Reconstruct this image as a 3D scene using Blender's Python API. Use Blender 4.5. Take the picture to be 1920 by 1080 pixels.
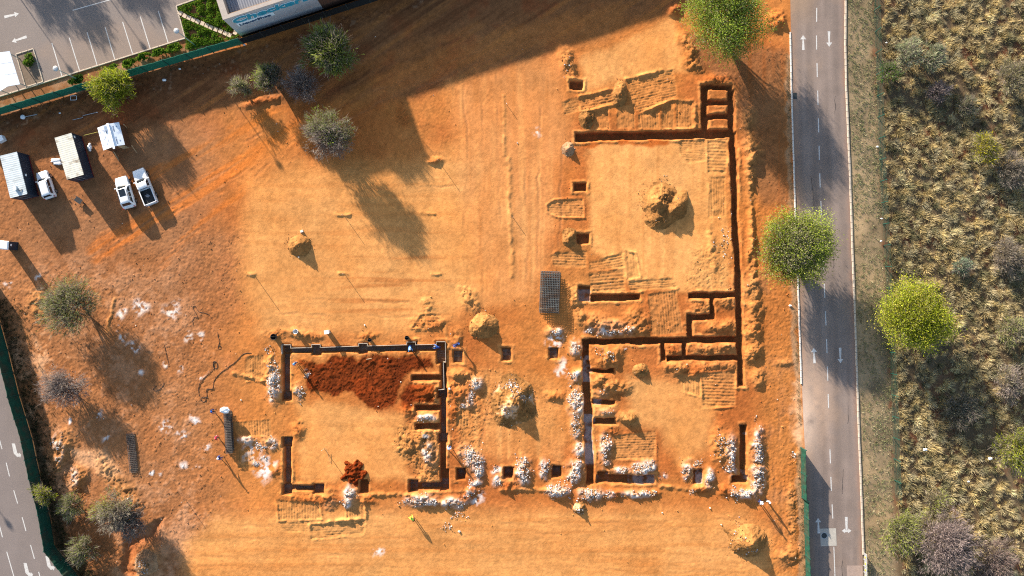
import bpy, bmesh, math, random
import numpy as np
from mathutils import Vector, Matrix

for _o in list(bpy.data.objects):
    bpy.data.objects.remove(_o)
SC = bpy.context.scene
COL = SC.collection

# ------------------------------------------------------------------ camera, sky, sun, exposure
S = 13.2        # photograph pixels per metre on the ground, used only as the site plan's scale
H = 105.0       # drone height in metres
SUN_EL = math.radians(15.2)
SUN_TO = (0.575, -0.818)          # ground direction in which shadows fall
cam = bpy.data.cameras.new('camera')
cam.sensor_width = 36.0
cam.lens = 36.0 * (S * H) / 1920.0
cam.clip_start = 1.0
cam.clip_end = 3000.0
cam_o = bpy.data.objects.new('camera', cam)
COL.objects.link(cam_o)
cam_o.location = (0, 0, H)
SC.camera = cam_o
SC.render.resolution_x, SC.render.resolution_y = 1024, 576
world = bpy.data.worlds.new('World')
SC.world = world
world.use_nodes = True
_nt = world.node_tree
_nt.nodes.clear()
_sky = _nt.nodes.new('ShaderNodeTexSky')
_sky.sky_type = 'NISHITA'
_sky.sun_disc = False
_sky.sun_elevation = SUN_EL
_sky.sun_rotation = math.atan2(-SUN_TO[0], -SUN_TO[1])
_sky.air_density = 1.0
_sky.dust_density = 1.0
_bg = _nt.nodes.new('ShaderNodeBackground')
_bg.inputs[1].default_value = 0.1
_out = _nt.nodes.new('ShaderNodeOutputWorld')
_nt.links.new(_sky.outputs[0], _bg.inputs[0])
_nt.links.new(_bg.outputs[0], _out.inputs[0])
_sl = bpy.data.lights.new('sun', 'SUN')
_sl.energy = 5.0
_sl.angle = math.radians(0.9)
_sl.color = (1.0, 0.90, 0.76)
sun_o = bpy.data.objects.new('sun', _sl)
COL.objects.link(sun_o)
_d = Vector((SUN_TO[0] * math.cos(SUN_EL), SUN_TO[1] * math.cos(SUN_EL), -math.sin(SUN_EL)))
sun_o.rotation_euler = _d.to_track_quat('-Z', 'Y').to_euler()
sun_o.location = (-60, 80, 60)
SC.view_settings.view_transform = 'Standard'
SC.view_settings.look = 'None'
SC.view_settings.exposure = 1.75
SC.view_settings.gamma = 1.0
SC.cycles.use_denoising = False
SC.cycles.filter_width = 1.15
SC.cycles.sample_clamp_indirect = 4.0
SC.cycles.max_bounces = 5
SC.cycles.diffuse_bounces = 3

# ------------------------------------------------------------------ helpers
rng = np.random.default_rng(7)
random.seed(7)

def W(px, py, z=0.0):
    """plan position of a point of height z"""
    k = (H - z) / H
    return ((px - 960) / S * k, (540 - py) / S * k, z)

def tag(o, label=None, cat=None, group=None, kind=None):
    if label: o['label'] = label
    if cat: o['category'] = cat
    if group: o['group'] = group
    if kind: o['kind'] = kind
    return o

def empty(name, loc, rz=0.0, label=None, cat=None, group=None):
    o = bpy.data.objects.new(name, None)
    o.empty_display_size = 0.3
    COL.objects.link(o)
    o.location = loc
    o.rotation_euler = (0, 0, rz)
    return tag(o, label, cat, group)

def np_mesh(name, verts, faces, cols=None, smooth=False):
    me = bpy.data.meshes.new(name)
    verts = np.asarray(verts, dtype=np.float32)
    faces = np.asarray(faces, dtype=np.int32)
    k = faces.shape[1]
    me.vertices.add(len(verts))
    me.vertices.foreach_set('co', verts.ravel())
    me.loops.add(faces.size)
    me.loops.foreach_set('vertex_index', faces.ravel())
    me.polygons.add(len(faces))
    me.polygons.foreach_set('loop_start', np.arange(0, faces.size, k, dtype=np.int32))
    me.update(calc_edges=True)
    if cols is not None:
        a = me.attributes.new('Col', 'FLOAT_COLOR', 'POINT')
        c = np.ones((len(verts), 4), dtype=np.float32)
        c[:, :3] = cols
        a.data.foreach_set('color', c.ravel())
    if smooth: me.shade_smooth()
    else: me.shade_flat()
    return me

def link(name, me, mat=None, parent=None):
    o = bpy.data.objects.new(name, me)
    COL.objects.link(o)
    if mat is not None and len(me.materials) == 0:
        me.materials.append(mat)
    if parent is not None: o.parent = parent
    return o

class MB:
    """collects shapes; build() links them as one mesh object"""
    def __init__(s): s.v = []; s.f = []
    def add(s, vs, fs):
        n = len(s.v); s.v += [tuple(p) for p in vs]; s.f += [tuple(i + n for i in f) for f in fs]; return s
    def box(s, c, d, rz=0.0, taper=1.0):
        x, y, z = d[0] / 2, d[1] / 2, d[2] / 2
        ca, sa = math.cos(rz), math.sin(rz)
        vs = []
        for dz, t in ((-z, 1.0), (z, taper)):
            for (a, b) in ((-x, -y), (x, -y), (x, y), (-x, y)):
                a *= t; b *= t
                vs.append((c[0] + a * ca - b * sa, c[1] + a * sa + b * ca, c[2] + dz))
        return s.add(vs, [(3, 2, 1, 0), (4, 5, 6, 7), (0, 1, 5, 4), (1, 2, 6, 5), (2, 3, 7, 6), (3, 0, 4, 7)])
    def beam(s, p, q, w, h=None):
        p, q = Vector(p), Vector(q); h = h or w
        d = (q - p)
        if d.length < 1e-6: return s
        d.normalize()
        up = Vector((0, 0, 1)) if abs(d.z) < 0.95 else Vector((1, 0, 0))
        a = d.cross(up).normalized(); b = a.cross(d).normalized()
        vs = []
        for o in (p, q):
            for (i, j) in ((-1, -1), (1, -1), (1, 1), (-1, 1)):
                vs.append(o + a * (i * w / 2) + b * (j * h / 2))
        return s.add(vs, [(0, 1, 2, 3), (7, 6, 5, 4), (0, 4, 5, 1), (1, 5, 6, 2), (2, 6, 7, 3), (3, 7, 4, 0)])
    def tube(s, pts, r, n=6, r2=None):
        pts = [Vector(p) for p in pts]; m = len(pts)
        vs = []; fs = []
        for i, p in enumerate(pts):
            d = (pts[min(i + 1, m - 1)] - pts[max(i - 1, 0)])
            d = d.normalized() if d.length > 1e-9 else Vector((0, 0, 1))
            up = Vector((0, 0, 1)) if abs(d.z) < 0.9 else Vector((1, 0, 0))
            a = d.cross(up).normalized(); b = a.cross(d)
            rr = r if r2 is None else r + (r2 - r) * i / max(m - 1, 1)
            for k in range(n):
                t = 2 * math.pi * k / n
                vs.append(p + a * (math.cos(t) * rr) + b * (math.sin(t) * rr))
        for i in range(m - 1):
            for k in range(n):
                k2 = (k + 1) % n
                fs.append((i * n + k, i * n + k2, (i + 1) * n + k2, (i + 1) * n + k))
        fs.append(tuple(range(n - 1, -1, -1))); fs.append(tuple((m - 1) * n + k for k in range(n)))
        return s.add(vs, fs)
    def cyl(s, c, r, h, axis='z', n=14, r2=None):
        c = Vector(c); e = {'x': Vector((1, 0, 0)), 'y': Vector((0, 1, 0)), 'z': Vector((0, 0, 1))}[axis]
        return s.tube([c - e * h / 2, c + e * h / 2], r, n, r2)
    def prism(s, pts, z0, z1):
        n = len(pts)
        vs = [(p[0], p[1], z0) for p in pts] + [(p[0], p[1], z1) for p in pts]
        fs = [tuple(range(n - 1, -1, -1)), tuple(range(n, 2 * n))]
        for i in range(n):
            j = (i + 1) % n; fs.append((i, j, n + j, n + i))
        return s.add(vs, fs)
    def loft(s, rings, cap=True):
        n = len(rings[0]); vs = [p for r in rings for p in r]; fs = []
        for i in range(len(rings) - 1):
            for k in range(n):
                k2 = (k + 1) % n
                fs.append((i * n + k, i * n + k2, (i + 1) * n + k2, (i + 1) * n + k))
        if cap:
            fs.append(tuple(range(n - 1, -1, -1))); fs.append(tuple((len(rings) - 1) * n + k for k in range(n)))
        return s.add(vs, fs)
    def lathe(s, c, prof, n=16):
        rings = [[(c[0] + r * math.cos(2 * math.pi * k / n), c[1] + r * math.sin(2 * math.pi * k / n), c[2] + z) for k in range(n)] for r, z in prof]
        return s.loft(rings)
    def mesh(s, name, smooth=False, off=None):
        me = bpy.data.meshes.new(name)
        v = s.v if off is None else [(p[0] - off[0], p[1] - off[1], p[2] - off[2]) for p in s.v]
        me.from_pydata(v, [], s.f)
        bm = bmesh.new(); bm.from_mesh(me); bmesh.ops.recalc_face_normals(bm, faces=bm.faces); bm.to_mesh(me); bm.free()
        if smooth:
            me.shade_smooth()
            me.set_sharp_from_angle(angle=math.radians(38))
        return me
    def build(s, name, mat, parent=None, smooth=False, world=False):
        off = tuple(parent.location) if (parent is not None and world) else None
        return link(name, s.mesh(name, smooth, off), mat, parent)

# ------------------------------------------------------------------ materials
def mat(name, col, rough=0.8, spec=0.3, metal=0.0, noise=0.12, nscale=3.0, bump=0.0, bscale=20.0, use_col=False, col2=None, n2scale=1.0, n2=(0.45, 0.6)):
    m = bpy.data.materials.new(name); m.use_nodes = True
    nt = m.node_tree; b = nt.nodes['Principled BSDF']
    b.inputs['Roughness'].default_value = rough
    b.inputs['Specular IOR Level'].default_value = spec
    b.inputs['Metallic'].default_value = metal
    tc = nt.nodes.new('ShaderNodeTexCoord')
    if use_col:
        src = nt.nodes.new('ShaderNodeAttribute'); src.attribute_name = 'Col'; out = src.outputs['Color']
    else:
        src = nt.nodes.new('ShaderNodeRGB'); src.outputs[0].default_value = (*col, 1); out = src.outputs[0]
    if col2 is not None:
        n = nt.nodes.new('ShaderNodeTexNoise'); n.inputs['Scale'].default_value = n2scale; n.inputs['Detail'].default_value = 6
        nt.links.new(tc.outputs['Object'], n.inputs['Vector'])
        mr = nt.nodes.new('ShaderNodeMapRange'); mr.inputs['From Min'].default_value = n2[0]; mr.inputs['From Max'].default_value = n2[1]
        nt.links.new(n.outputs['Fac'], mr.inputs['Value'])
        mx = nt.nodes.new('ShaderNodeMix'); mx.data_type = 'RGBA'
        nt.links.new(mr.outputs[0], mx.inputs['Factor']); nt.links.new(out, mx.inputs['A']); mx.inputs['B'].default_value = (*col2, 1)
        out = mx.outputs['Result']
    if noise:
        n = nt.nodes.new('ShaderNodeTexNoise'); n.inputs['Scale'].default_value = nscale; n.inputs['Detail'].default_value = 8
        n.inputs['Roughness'].default_value = 0.65
        nt.links.new(tc.outputs['Object'], n.inputs['Vector'])
        mr = nt.nodes.new('ShaderNodeMapRange'); mr.inputs['From Min'].default_value = 0.25; mr.inputs['From Max'].default_value = 0.75
        mr.inputs['To Min'].default_value = 1 - noise; mr.inputs['To Max'].default_value = 1 + noise
        nt.links.new(n.outputs['Fac'], mr.inputs['Value'])
        mx = nt.nodes.new('ShaderNodeVectorMath'); mx.operation = 'SCALE'
        nt.links.new(out, mx.inputs[0]); nt.links.new(mr.outputs[0], mx.inputs['Scale'])
        out = mx.outputs[0]
    nt.links.new(out, b.inputs['Base Color'])
    if bump:
        n = nt.nodes.new('ShaderNodeTexNoise'); n.inputs['Scale'].default_value = bscale; n.inputs['Detail'].default_value = 5
        nt.links.new(tc.outputs['Object'], n.inputs['Vector'])
        bp = nt.nodes.new('ShaderNodeBump'); bp.inputs['Strength'].default_value = 0.6; bp.inputs['Distance'].default_value = bump
        nt.links.new(n.outputs['Fac'], bp.inputs['Height']); nt.links.new(bp.outputs[0], b.inputs['Normal'])
    return m

def leaf_mat(name, trans=0.3):
    m = bpy.data.materials.new(name); m.use_nodes = True
    nt = m.node_tree; nt.nodes.clear()
    a = nt.nodes.new('ShaderNodeAttribute'); a.attribute_name = 'Col'
    d = nt.nodes.new('ShaderNodeBsdfDiffuse'); t = nt.nodes.new('ShaderNodeBsdfTranslucent')
    mx = nt.nodes.new('ShaderNodeMixShader'); mx.inputs[0].default_value = trans
    o = nt.nodes.new('ShaderNodeOutputMaterial')
    nt.links.new(a.outputs['Color'], d.inputs[0]); nt.links.new(a.outputs['Color'], t.inputs[0])
    nt.links.new(d.outputs[0], mx.inputs[1]); nt.links.new(t.outputs[0], mx.inputs[2]); nt.links.new(mx.outputs[0], o.inputs[0])
    return m

M = {}
M['soil'] = mat('soil', (1, 1, 1), 0.95, 0.05, noise=0.16, nscale=2.2, bump=0.03, bscale=7.0, use_col=True)
M['rock'] = mat('rock', (1, 1, 1), 0.9, 0.1, noise=0.1, nscale=6, use_col=True)
M['asphalt'] = mat('asphalt', (1, 1, 1), 0.85, 0.2, noise=0.08, nscale=5.0, bump=0.006, bscale=40.0, use_col=True)
M['leaf'] = leaf_mat('leaf', 0.38)
M['straw'] = leaf_mat('straw', 0.35)
M['bark'] = mat('bark', (0.13, 0.10, 0.08), 0.9, 0.1, noise=0.3, nscale=8, bump=0.02)
M['road_paint'] = mat('road_paint', (0.46, 0.44, 0.42), 0.7, 0.2, noise=0.22, nscale=4, col2=(0.22, 0.18, 0.155), n2scale=7.0, n2=(0.56, 0.8))
M['kerb'] = mat('kerb', (0.42, 0.35, 0.28), 0.85, 0.15, noise=0.2, nscale=3)
M['green_fence'] = mat('green_fence', (0.012, 0.12, 0.075), 0.7, 0.2, noise=0.15, nscale=1.5)
M['green_dark'] = mat('green_dark', (0.010, 0.055, 0.036), 0.8, 0.15, noise=0.3, nscale=1.5, col2=(0.03, 0.045, 0.03), n2scale=0.8)
M['green_steel'] = mat('green_steel', (0.012, 0.06, 0.045), 0.6, 0.3, noise=0.1)
M['dark_steel'] = mat('dark_steel', (0.03, 0.035, 0.035), 0.6, 0.3, noise=0.15)
M['steel'] = mat('steel', (0.15, 0.155, 0.145), 0.6, 0.3, metal=0.0, noise=0.3, nscale=2.0, col2=(0.14, 0.09, 0.06), n2scale=0.7)
M['rebar_dark'] = mat('rebar_dark', (0.10, 0.085, 0.075), 0.7, 0.2, noise=0.3, nscale=2.0)
M['galv'] = mat('galv', (0.35, 0.36, 0.37), 0.45, 0.4, metal=0.3, noise=0.1)
M['wood'] = mat('wood', (0.34, 0.24, 0.14), 0.85, 0.1, noise=0.25, nscale=4)
M['board'] = mat('board', (0.38, 0.31, 0.25), 0.8, 0.1, noise=0.2, nscale=3)
M['white_paint'] = mat('white_paint', (0.70, 0.70, 0.71), 0.3, 0.5, noise=0.06, nscale=1.5, col2=(0.55, 0.48, 0.42), n2scale=1.2, n2=(0.52, 0.8))
M['glass'] = mat('glass', (0.012, 0.016, 0.02), 0.08, 0.6, noise=0)
M['tyre'] = mat('tyre', (0.018, 0.017, 0.016), 0.9, 0.1, noise=0.2)
M['rim'] = mat('rim', (0.4, 0.4, 0.42), 0.35, 0.5, metal=0.7, noise=0)
M['black_plastic'] = mat('black_plastic', (0.02, 0.02, 0.022), 0.6, 0.3, noise=0.1)
M['red_lamp'] = mat('red_lamp', (0.35, 0.015, 0.012), 0.25, 0.5, noise=0)
M['clear_lamp'] = mat('clear_lamp', (0.6, 0.62, 0.65), 0.15, 0.6, noise=0)
M['cream_roof'] = mat('cream_roof', (0.50, 0.48, 0.41), 0.6, 0.3, noise=0.14, nscale=1.2, col2=(0.17, 0.12, 0.08), n2scale=0.75, n2=(0.55, 0.68))
M['grey_roof'] = mat('grey_roof', (0.42, 0.46, 0.48), 0.6, 0.3, noise=0.1, nscale=1.2, col2=(0.30, 0.32, 0.32), n2scale=0.8, n2=(0.5, 0.7))
M['navy'] = mat('navy', (0.018, 0.026, 0.042), 0.6, 0.3, noise=0.2, nscale=1.5)
M['red_steel'] = mat('red_steel', (0.16, 0.012, 0.015), 0.6, 0.3, noise=0.2)
M['tin'] = mat('tin', (0.70, 0.73, 0.78), 0.5, 0.4, noise=0.06, nscale=2)
M['print'] = mat('print', (0.22, 0.27, 0.36), 0.6, 0.2, noise=0.35, nscale=9)
M['hut_wall'] = mat('hut_wall', (0.12, 0.055, 0.028), 0.85, 0.1, noise=0.3, nscale=3)
M['plastic_white'] = mat('plastic_white', (0.74, 0.74, 0.74), 0.5, 0.3, noise=0.06)
M['facade'] = mat('facade', (0.42, 0.40, 0.40), 0.8, 0.2, noise=0.08, nscale=0.8)
M['cap'] = mat('cap', (0.34, 0.285, 0.25), 0.8, 0.2, noise=0.12, nscale=1.5)
M['roof_sheet'] = mat('roof_sheet', (0.16, 0.17, 0.20), 0.6, 0.3, noise=0.2, nscale=0.7)
M['tan_wall'] = mat('tan_wall', (0.30, 0.20, 0.12), 0.85, 0.1, noise=0.15)
M['brick_wall'] = mat('brick_wall', (0.12, 0.06, 0.04), 0.9, 0.1, noise=0.25, nscale=4)
M['crack_and_shade_black'] = mat('crack_and_shade_black', (0.012, 0.014, 0.016), 0.8, 0.2, noise=0.2)  # road cracks, and the black that paints shade on fence and wall foot
M['teal'] = mat('teal', (0.03, 0.27, 0.38), 0.4, 0.4, noise=0.03)
M['sign_white'] = mat('sign_white', (0.72, 0.78, 0.80), 0.4, 0.4, noise=0.02)
M['sign_navy'] = mat('sign_navy', (0.03, 0.07, 0.14), 0.5, 0.3, noise=0.02)
M['paver'] = mat('paver', (0.48, 0.38, 0.29), 0.85, 0.1, noise=0.2, nscale=2)
M['concrete'] = mat('concrete', (0.34, 0.31, 0.27), 0.85, 0.15, noise=0.15, nscale=2)
M['skin'] = mat('skin', (0.10, 0.05, 0.03), 0.6, 0.3, noise=0.05)
M['yellow'] = mat('yellow', (0.62, 0.42, 0.03), 0.6, 0.2, noise=0.1)
for nm, c in dict(blue=(0.03, 0.09, 0.32), bright_blue=(0.10, 0.28, 0.60), navy_cloth=(0.02, 0.03, 0.10), red=(0.42, 0.03, 0.05), white=(0.72, 0.72, 0.74),
                  lime=(0.55, 0.75, 0.08), black=(0.015, 0.014, 0.016), grey=(0.22, 0.21, 0.22), khaki=(0.30, 0.22, 0.12)).items():
    M['cloth_' + nm] = mat('cloth_' + nm, c, 0.9, 0.1, noise=0.12, nscale=6)

# ------------------------------------------------------------------ noise
_tab = np.random.default_rng(99).random((8, 256, 256)).astype(np.float32)
def vnoise(X, Y, cx, cy=None, seed=0):
    cy = cy or cx
    u = X / cx + 17.3 * seed; v = Y / cy + 9.7 * seed
    iu = np.floor(u).astype(np.int32); iv = np.floor(v).astype(np.int32)
    fu = (u - iu).astype(np.float32); fv = (v - iv).astype(np.float32)
    fu = fu * fu * (3 - 2 * fu); fv = fv * fv * (3 - 2 * fv)
    t = _tab[seed % 8]
    a, b = iu & 255, (iu + 1) & 255; c, d = iv & 255, (iv + 1) & 255
    return (t[a, c] * (1 - fu) + t[b, c] * fu) * (1 - fv) + (t[a, d] * (1 - fu) + t[b, d] * fu) * fv - 0.5
def fbm(X, Y, cx, cy=None, octv=4, seed=0):
    cy = cy or cx; r = 0; a = 1.0
    for i in range(octv):
        r = r + a * vnoise(X, Y, cx / 2 ** i, cy / 2 ** i, seed + i); a *= 0.55
    return r          # roughly -0.8 .. 0.8
def sst(a, b, x):
    t = np.clip((x - a) / (b - a), 0, 1); return t * t * (3 - 2 * t)
def poly_sd(X, Y, P):
    """signed distance (negative inside) to a polygon"""
    d = np.full(X.shape, 1e9, np.float32); ins = np.zeros(X.shape, bool); n = len(P)
    for i in range(n):
        (x0, y0), (x1, y1) = P[i], P[(i + 1) % n]
        ex, ey = x1 - x0, y1 - y0
        t = np.clip(((X - x0) * ex + (Y - y0) * ey) / (ex * ex + ey * ey + 1e-9), 0, 1)
        d = np.minimum(d, np.hypot(X - x0 - t * ex, Y - y0 - t * ey))
        c = ((y0 > Y) != (y1 > Y)) & (X < ex * (Y - y0) / (ey + 1e-12) + x0)
        ins ^= c
    return np.where(ins, -d, d)
def line_d(X, Y, P):
    d = np.full(X.shape, 1e9, np.float32)
    for (x0, y0), (x1, y1) in zip(P[:-1], P[1:]):
        ex, ey = x1 - x0, y1 - y0
        t = np.clip(((X - x0) * ex + (Y - y0) * ey) / (ex * ex + ey * ey + 1e-9), 0, 1)
        d = np.minimum(d, np.hypot(X - x0 - t * ex, Y - y0 - t * ey))
    return d
# ------------------------------------------------------------------ ground of the building site: one height field with trenches
STEP = 1.8
gx = np.arange(-70, 1512, STEP, dtype=np.float32)
gy = np.arange(-70, 1150, STEP, dtype=np.float32)
X, Y = np.meshgrid(gx, gy)
WX = X + 9 * fbm(X, Y, 22, octv=3, seed=1); WY = Y + 9 * fbm(X, Y, 22, octv=3, seed=2)
NL = fbm(X, Y, 150, octv=4, seed=3)
NM = fbm(X, Y, 40, octv=4, seed=4)
NF = fbm(X, Y, 9, octv=3, seed=5)
NF2 = fbm(X, Y, 5, octv=2, seed=6)
HS = fbm(X, Y, 160, 9, octv=3, seed=2)      # horizontal streaks
VS = fbm(X, Y, 9, 160, octv=3, seed=3)      # vertical streaks
DU = (X * 0.83 - Y * 0.55); DV = (X * 0.55 + Y * 0.83)
DS = fbm(DU, DV, 180, 8, octv=3, seed=4)    # streaks along the haul track
Zg = np.zeros_like(X)
Cg = np.zeros(X.shape + (3,), np.float32)
rough = np.full_like(X, 0.35)

c_compact = np.array((0.505, 0.225, 0.070)); c_orange = np.array((0.40, 0.142, 0.036)); c_redor = np.array((0.31, 0.092, 0.023))
c_fresh = np.array((0.100, 0.0165, 0.003)); c_brown = np.array((0.205, 0.085, 0.034)); c_dkbrown = np.array((0.10, 0.036, 0.014))
c_dust = np.array((0.46, 0.26, 0.14)); c_chalk = np.array((0.56, 0.51, 0.475)); c_ochre = np.array((0.41, 0.185, 0.058))

def win(x0, x1, y0, y1):
    a = max(0, int((x0 + 70) / STEP)); b = min(len(gx), int((x1 + 70) / STEP) + 2)
    c = max(0, int((y0 + 70) / STEP)); d = min(len(gy), int((y1 + 70) / STEP) + 2)
    return (slice(c, d), slice(a, b))
def paint(m, c, sl=None):
    sl = sl or (slice(None), slice(None))
    Cg[sl] = Cg[sl] * (1 - m[..., None]) + np.asarray(c, np.float32) * m[..., None]
def prough(m, v, sl=None):
    sl = sl or (slice(None), slice(None)); rough[sl] = rough[sl] * (1 - m) + v * m
def pmask(P, soft=14.0, warp=1.0):
    xs = [p[0] for p in P]; ys = [p[1] for p in P]; sl = win(min(xs) - 30, max(xs) + 30, min(ys) - 30, max(ys) + 30)
    d = poly_sd(X[sl] + (WX[sl] - X[sl]) * warp, Y[sl] + (WY[sl] - Y[sl]) * warp, P)
    return sl, 1 - sst(-soft, soft * 0.4, d)
def emask(cx, cy, rx, ry, ang=0, soft=0.5, warp=1.0):
    R = max(rx, ry) * 1.6 + 12; sl = win(cx - R, cx + R, cy - R, cy + R); a = math.radians(ang)
    x = X[sl] + (WX[sl] - X[sl]) * warp - cx; y = Y[sl] + (WY[sl] - Y[sl]) * warp - cy
    u = (x * math.cos(a) + y * math.sin(a)) / rx; v = (-x * math.sin(a) + y * math.cos(a)) / ry
    return sl, 1 - sst(1 - soft, 1 + soft * 0.4, np.hypot(u, v))

# --- base colour
t = sst(-0.5, 0.5, NL + 0.4 * NM)
Cg[:] = c_orange * (1 - t[..., None]) + c_redor * t[..., None]
# left yard and slope: browner
m = 1 - sst(330, 470, WX + 40 * NL)
paint(m * 0.72, c_brown * np.array((1.25, 1.3, 1.45)))
sl, m = pmask([(-70, 480), (330, 470), (420, 620), (430, 950), (330, 1150), (-70, 1150)], 50)
paint(m * 0.45 * (0.55 + NM[sl]).clip(0, 1), c_orange, sl); prough(m, 0.75, sl)
paint(m * sst(-0.15, 0.55, NL[sl] * 0.8 + NF[sl] * 0.5 + NM[sl] * 0.6 + 0.25 * NF2[sl]) * 0.75, c_dust * np.array((0.98, 0.92, 0.95)), sl)
paint(m * sst(0.15, 0.5, fbm(X[sl], Y[sl], 26, octv=4, seed=7)) * 0.5, c_brown, sl)
sl, m = pmask([(-70, 190), (330, 190), (360, 330), (340, 480), (-70, 490)], 40)
paint(m * 0.8, c_brown * 1.12, sl); paint(m * sst(0.15, 0.6, NM[sl] + 0.5 * DS[sl]) * 0.5, c_orange, sl); prough(m, 0.55, sl)
sl, m = pmask([(230, 480), (330, 400), (470, 420), (470, 580), (400, 640), (300, 600)], 50)
paint(m * 0.55, c_brown * 1.2, sl); prough(m, 0.7, sl)
m = (1 - sst(300, 460, WX + 60 * NL)) * sst(180, 300, Y) * (0.45 + 0.6 * NM + 0.3 * NL).clip(0, 0.75)
paint(m, c_brown * np.array((1.12, 1.2, 1.35)))
# bright orange wheel sweeps in the yard
for P, w, a in (([(180, 470), (300, 400), (420, 330), (560, 245)], 26, 0.6), ([(250, 340), (350, 300), (470, 235), (560, 190)], 18, 0.5), ([(300, 500), (380, 420), (470, 340)], 12, 0.5)):
    xs = [p[0] for p in P]; ys = [p[1] for p in P]; sl = win(min(xs) - 50, max(xs) + 50, min(ys) - 50, max(ys) + 50)
    d = line_d(WX[sl], WY[sl], P); k = (1 - sst(w * 0.4, w, d)) * sst(-0.35, 0.25, DS[sl])
    paint(k * a, (0.50, 0.135, 0.02), sl)
# upper strip under the shop: red brown, shop and fence shadow painted into the tone, with the haul track sweeping through
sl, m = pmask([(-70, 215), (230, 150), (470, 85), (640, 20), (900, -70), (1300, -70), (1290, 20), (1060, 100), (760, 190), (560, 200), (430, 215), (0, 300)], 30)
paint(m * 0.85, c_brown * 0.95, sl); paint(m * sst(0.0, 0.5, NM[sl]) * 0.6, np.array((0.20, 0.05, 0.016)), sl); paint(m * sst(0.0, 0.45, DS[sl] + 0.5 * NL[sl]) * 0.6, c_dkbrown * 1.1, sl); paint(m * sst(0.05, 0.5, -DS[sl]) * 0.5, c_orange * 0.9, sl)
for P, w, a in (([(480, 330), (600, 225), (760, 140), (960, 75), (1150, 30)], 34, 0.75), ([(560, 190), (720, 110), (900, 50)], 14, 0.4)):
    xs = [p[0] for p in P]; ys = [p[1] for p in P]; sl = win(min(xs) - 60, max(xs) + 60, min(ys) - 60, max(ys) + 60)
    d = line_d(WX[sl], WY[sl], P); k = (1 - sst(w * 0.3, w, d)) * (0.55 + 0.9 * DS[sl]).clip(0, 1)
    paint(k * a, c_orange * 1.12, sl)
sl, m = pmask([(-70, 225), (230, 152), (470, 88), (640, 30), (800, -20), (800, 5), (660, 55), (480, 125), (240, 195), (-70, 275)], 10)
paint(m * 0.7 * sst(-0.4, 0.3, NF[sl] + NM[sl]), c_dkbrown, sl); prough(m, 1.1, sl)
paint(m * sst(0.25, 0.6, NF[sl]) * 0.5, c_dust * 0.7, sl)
# compacted pads
def pad(P, soft, a, c=c_compact, st=None, sa=0.3, r=0.12):
    sl, m = pmask(P, soft)
    paint(m * a, c, sl)
    if st is not None:
        paint(m * sa * sst(0.0, 0.5, st[sl]), c_orange * 0.95, sl); paint(m * sa * 0.8 * sst(0.05, 0.5, -st[sl]), c_compact * 1.12, sl)
    prough(m, r, sl)
pad([(450, 330), (560, 290), (760, 300), (880, 250), (1010, 420), (990, 560), (860, 600), (780, 640), (480, 640), (440, 520)], 45, 0.85, st=HS)
pad([(835, 150), (1060, 90), (1075, 260), (1020, 560), (900, 580), (860, 400)], 35, 0.7, c_compact * np.array((0.95, 0.86, 0.9)), VS, 0.45)
pad([(1085, 110), (1180, 70), (1262, 25), (1290, 140), (1180, 150), (1092, 175)], 14, 0.9, c_compact * 1.05, VS, 0.15)
pad([(1100, 262), (1365, 258), (1372, 545), (1200, 548), (1105, 470)], 14, 0.95, c_compact * 1.1, VS, 0.3, 0.08)
pad([(545, 745), (700, 765), (770, 770), (765, 880), (790, 905), (560, 905), (550, 800)], 16, 0.9, c_compact * 1.02, HS, 0.2)
pad([(1170, 700), (1320, 690), (1350, 770), (1330, 850), (1270, 880), (1230, 810), (1170, 800)], 24, 0.85, c_compact * 1.02, NM, 0.2)
pad([(400, 960), (700, 945), (1050, 945), (1380, 945), (1500, 1010), (1500, 1150), (330, 1150), (340, 1010)], 35, 0.85, c_compact, HS, 0.5, 0.18)
pad([(840, 690), (920, 690), (1050, 700), (1060, 870), (860, 860)], 20, 0.45, c_compact * 0.95, VS, 0.5, 0.4)
pad([(1225, 640), (1380, 680), (1380, 720), (1180, 720)], 10, 0.5, c_redor * 1.1, None, 0, 0.5)
sl, m = pmask([(620, 440), (850, 430), (850, 620), (620, 620)], 60); paint(m * sst(0.05, 0.45, HS[sl]) * 0.5, c_redor * 1.15, sl)
# right strip beside the road
sl, m = pmask([(1392, 230), (1480, 230), (1500, 700), (1500, 1080), (1440, 1080), (1430, 760), (1395, 700)], 14)
paint(m * 0.6, c_orange * 0.92, sl); prough(m, 0.65, sl); paint(m * sst(0.0, 0.5, VS[sl]) * 0.6, c_orange, sl); paint(m * sst(0.0, 0.5, NM[sl]) * 0.5, c_brown * 1.2, sl)
sl, m = pmask([(1290, 60), (1480, 90), (1485, 390), (1425, 390), (1385, 260), (1375, 160), (1300, 130)], 18)
paint(m * 0.8, c_brown * 0.95, sl); prough(m, 0.6, sl); paint(m * sst(0.05, 0.5, VS[sl]) * 0.5, c_redor * 0.8, sl)  # dark soil, with the big tree's shadow painted in as brown
sl, m = pmask([(1290, 470), (1370, 430), (1372, 545), (1285, 548)], 18); paint(m * 0.5 * (0.7 + NM[sl]).clip(0, 1), c_ochre * 0.85, sl); prough(m, 0.9, sl)
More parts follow.
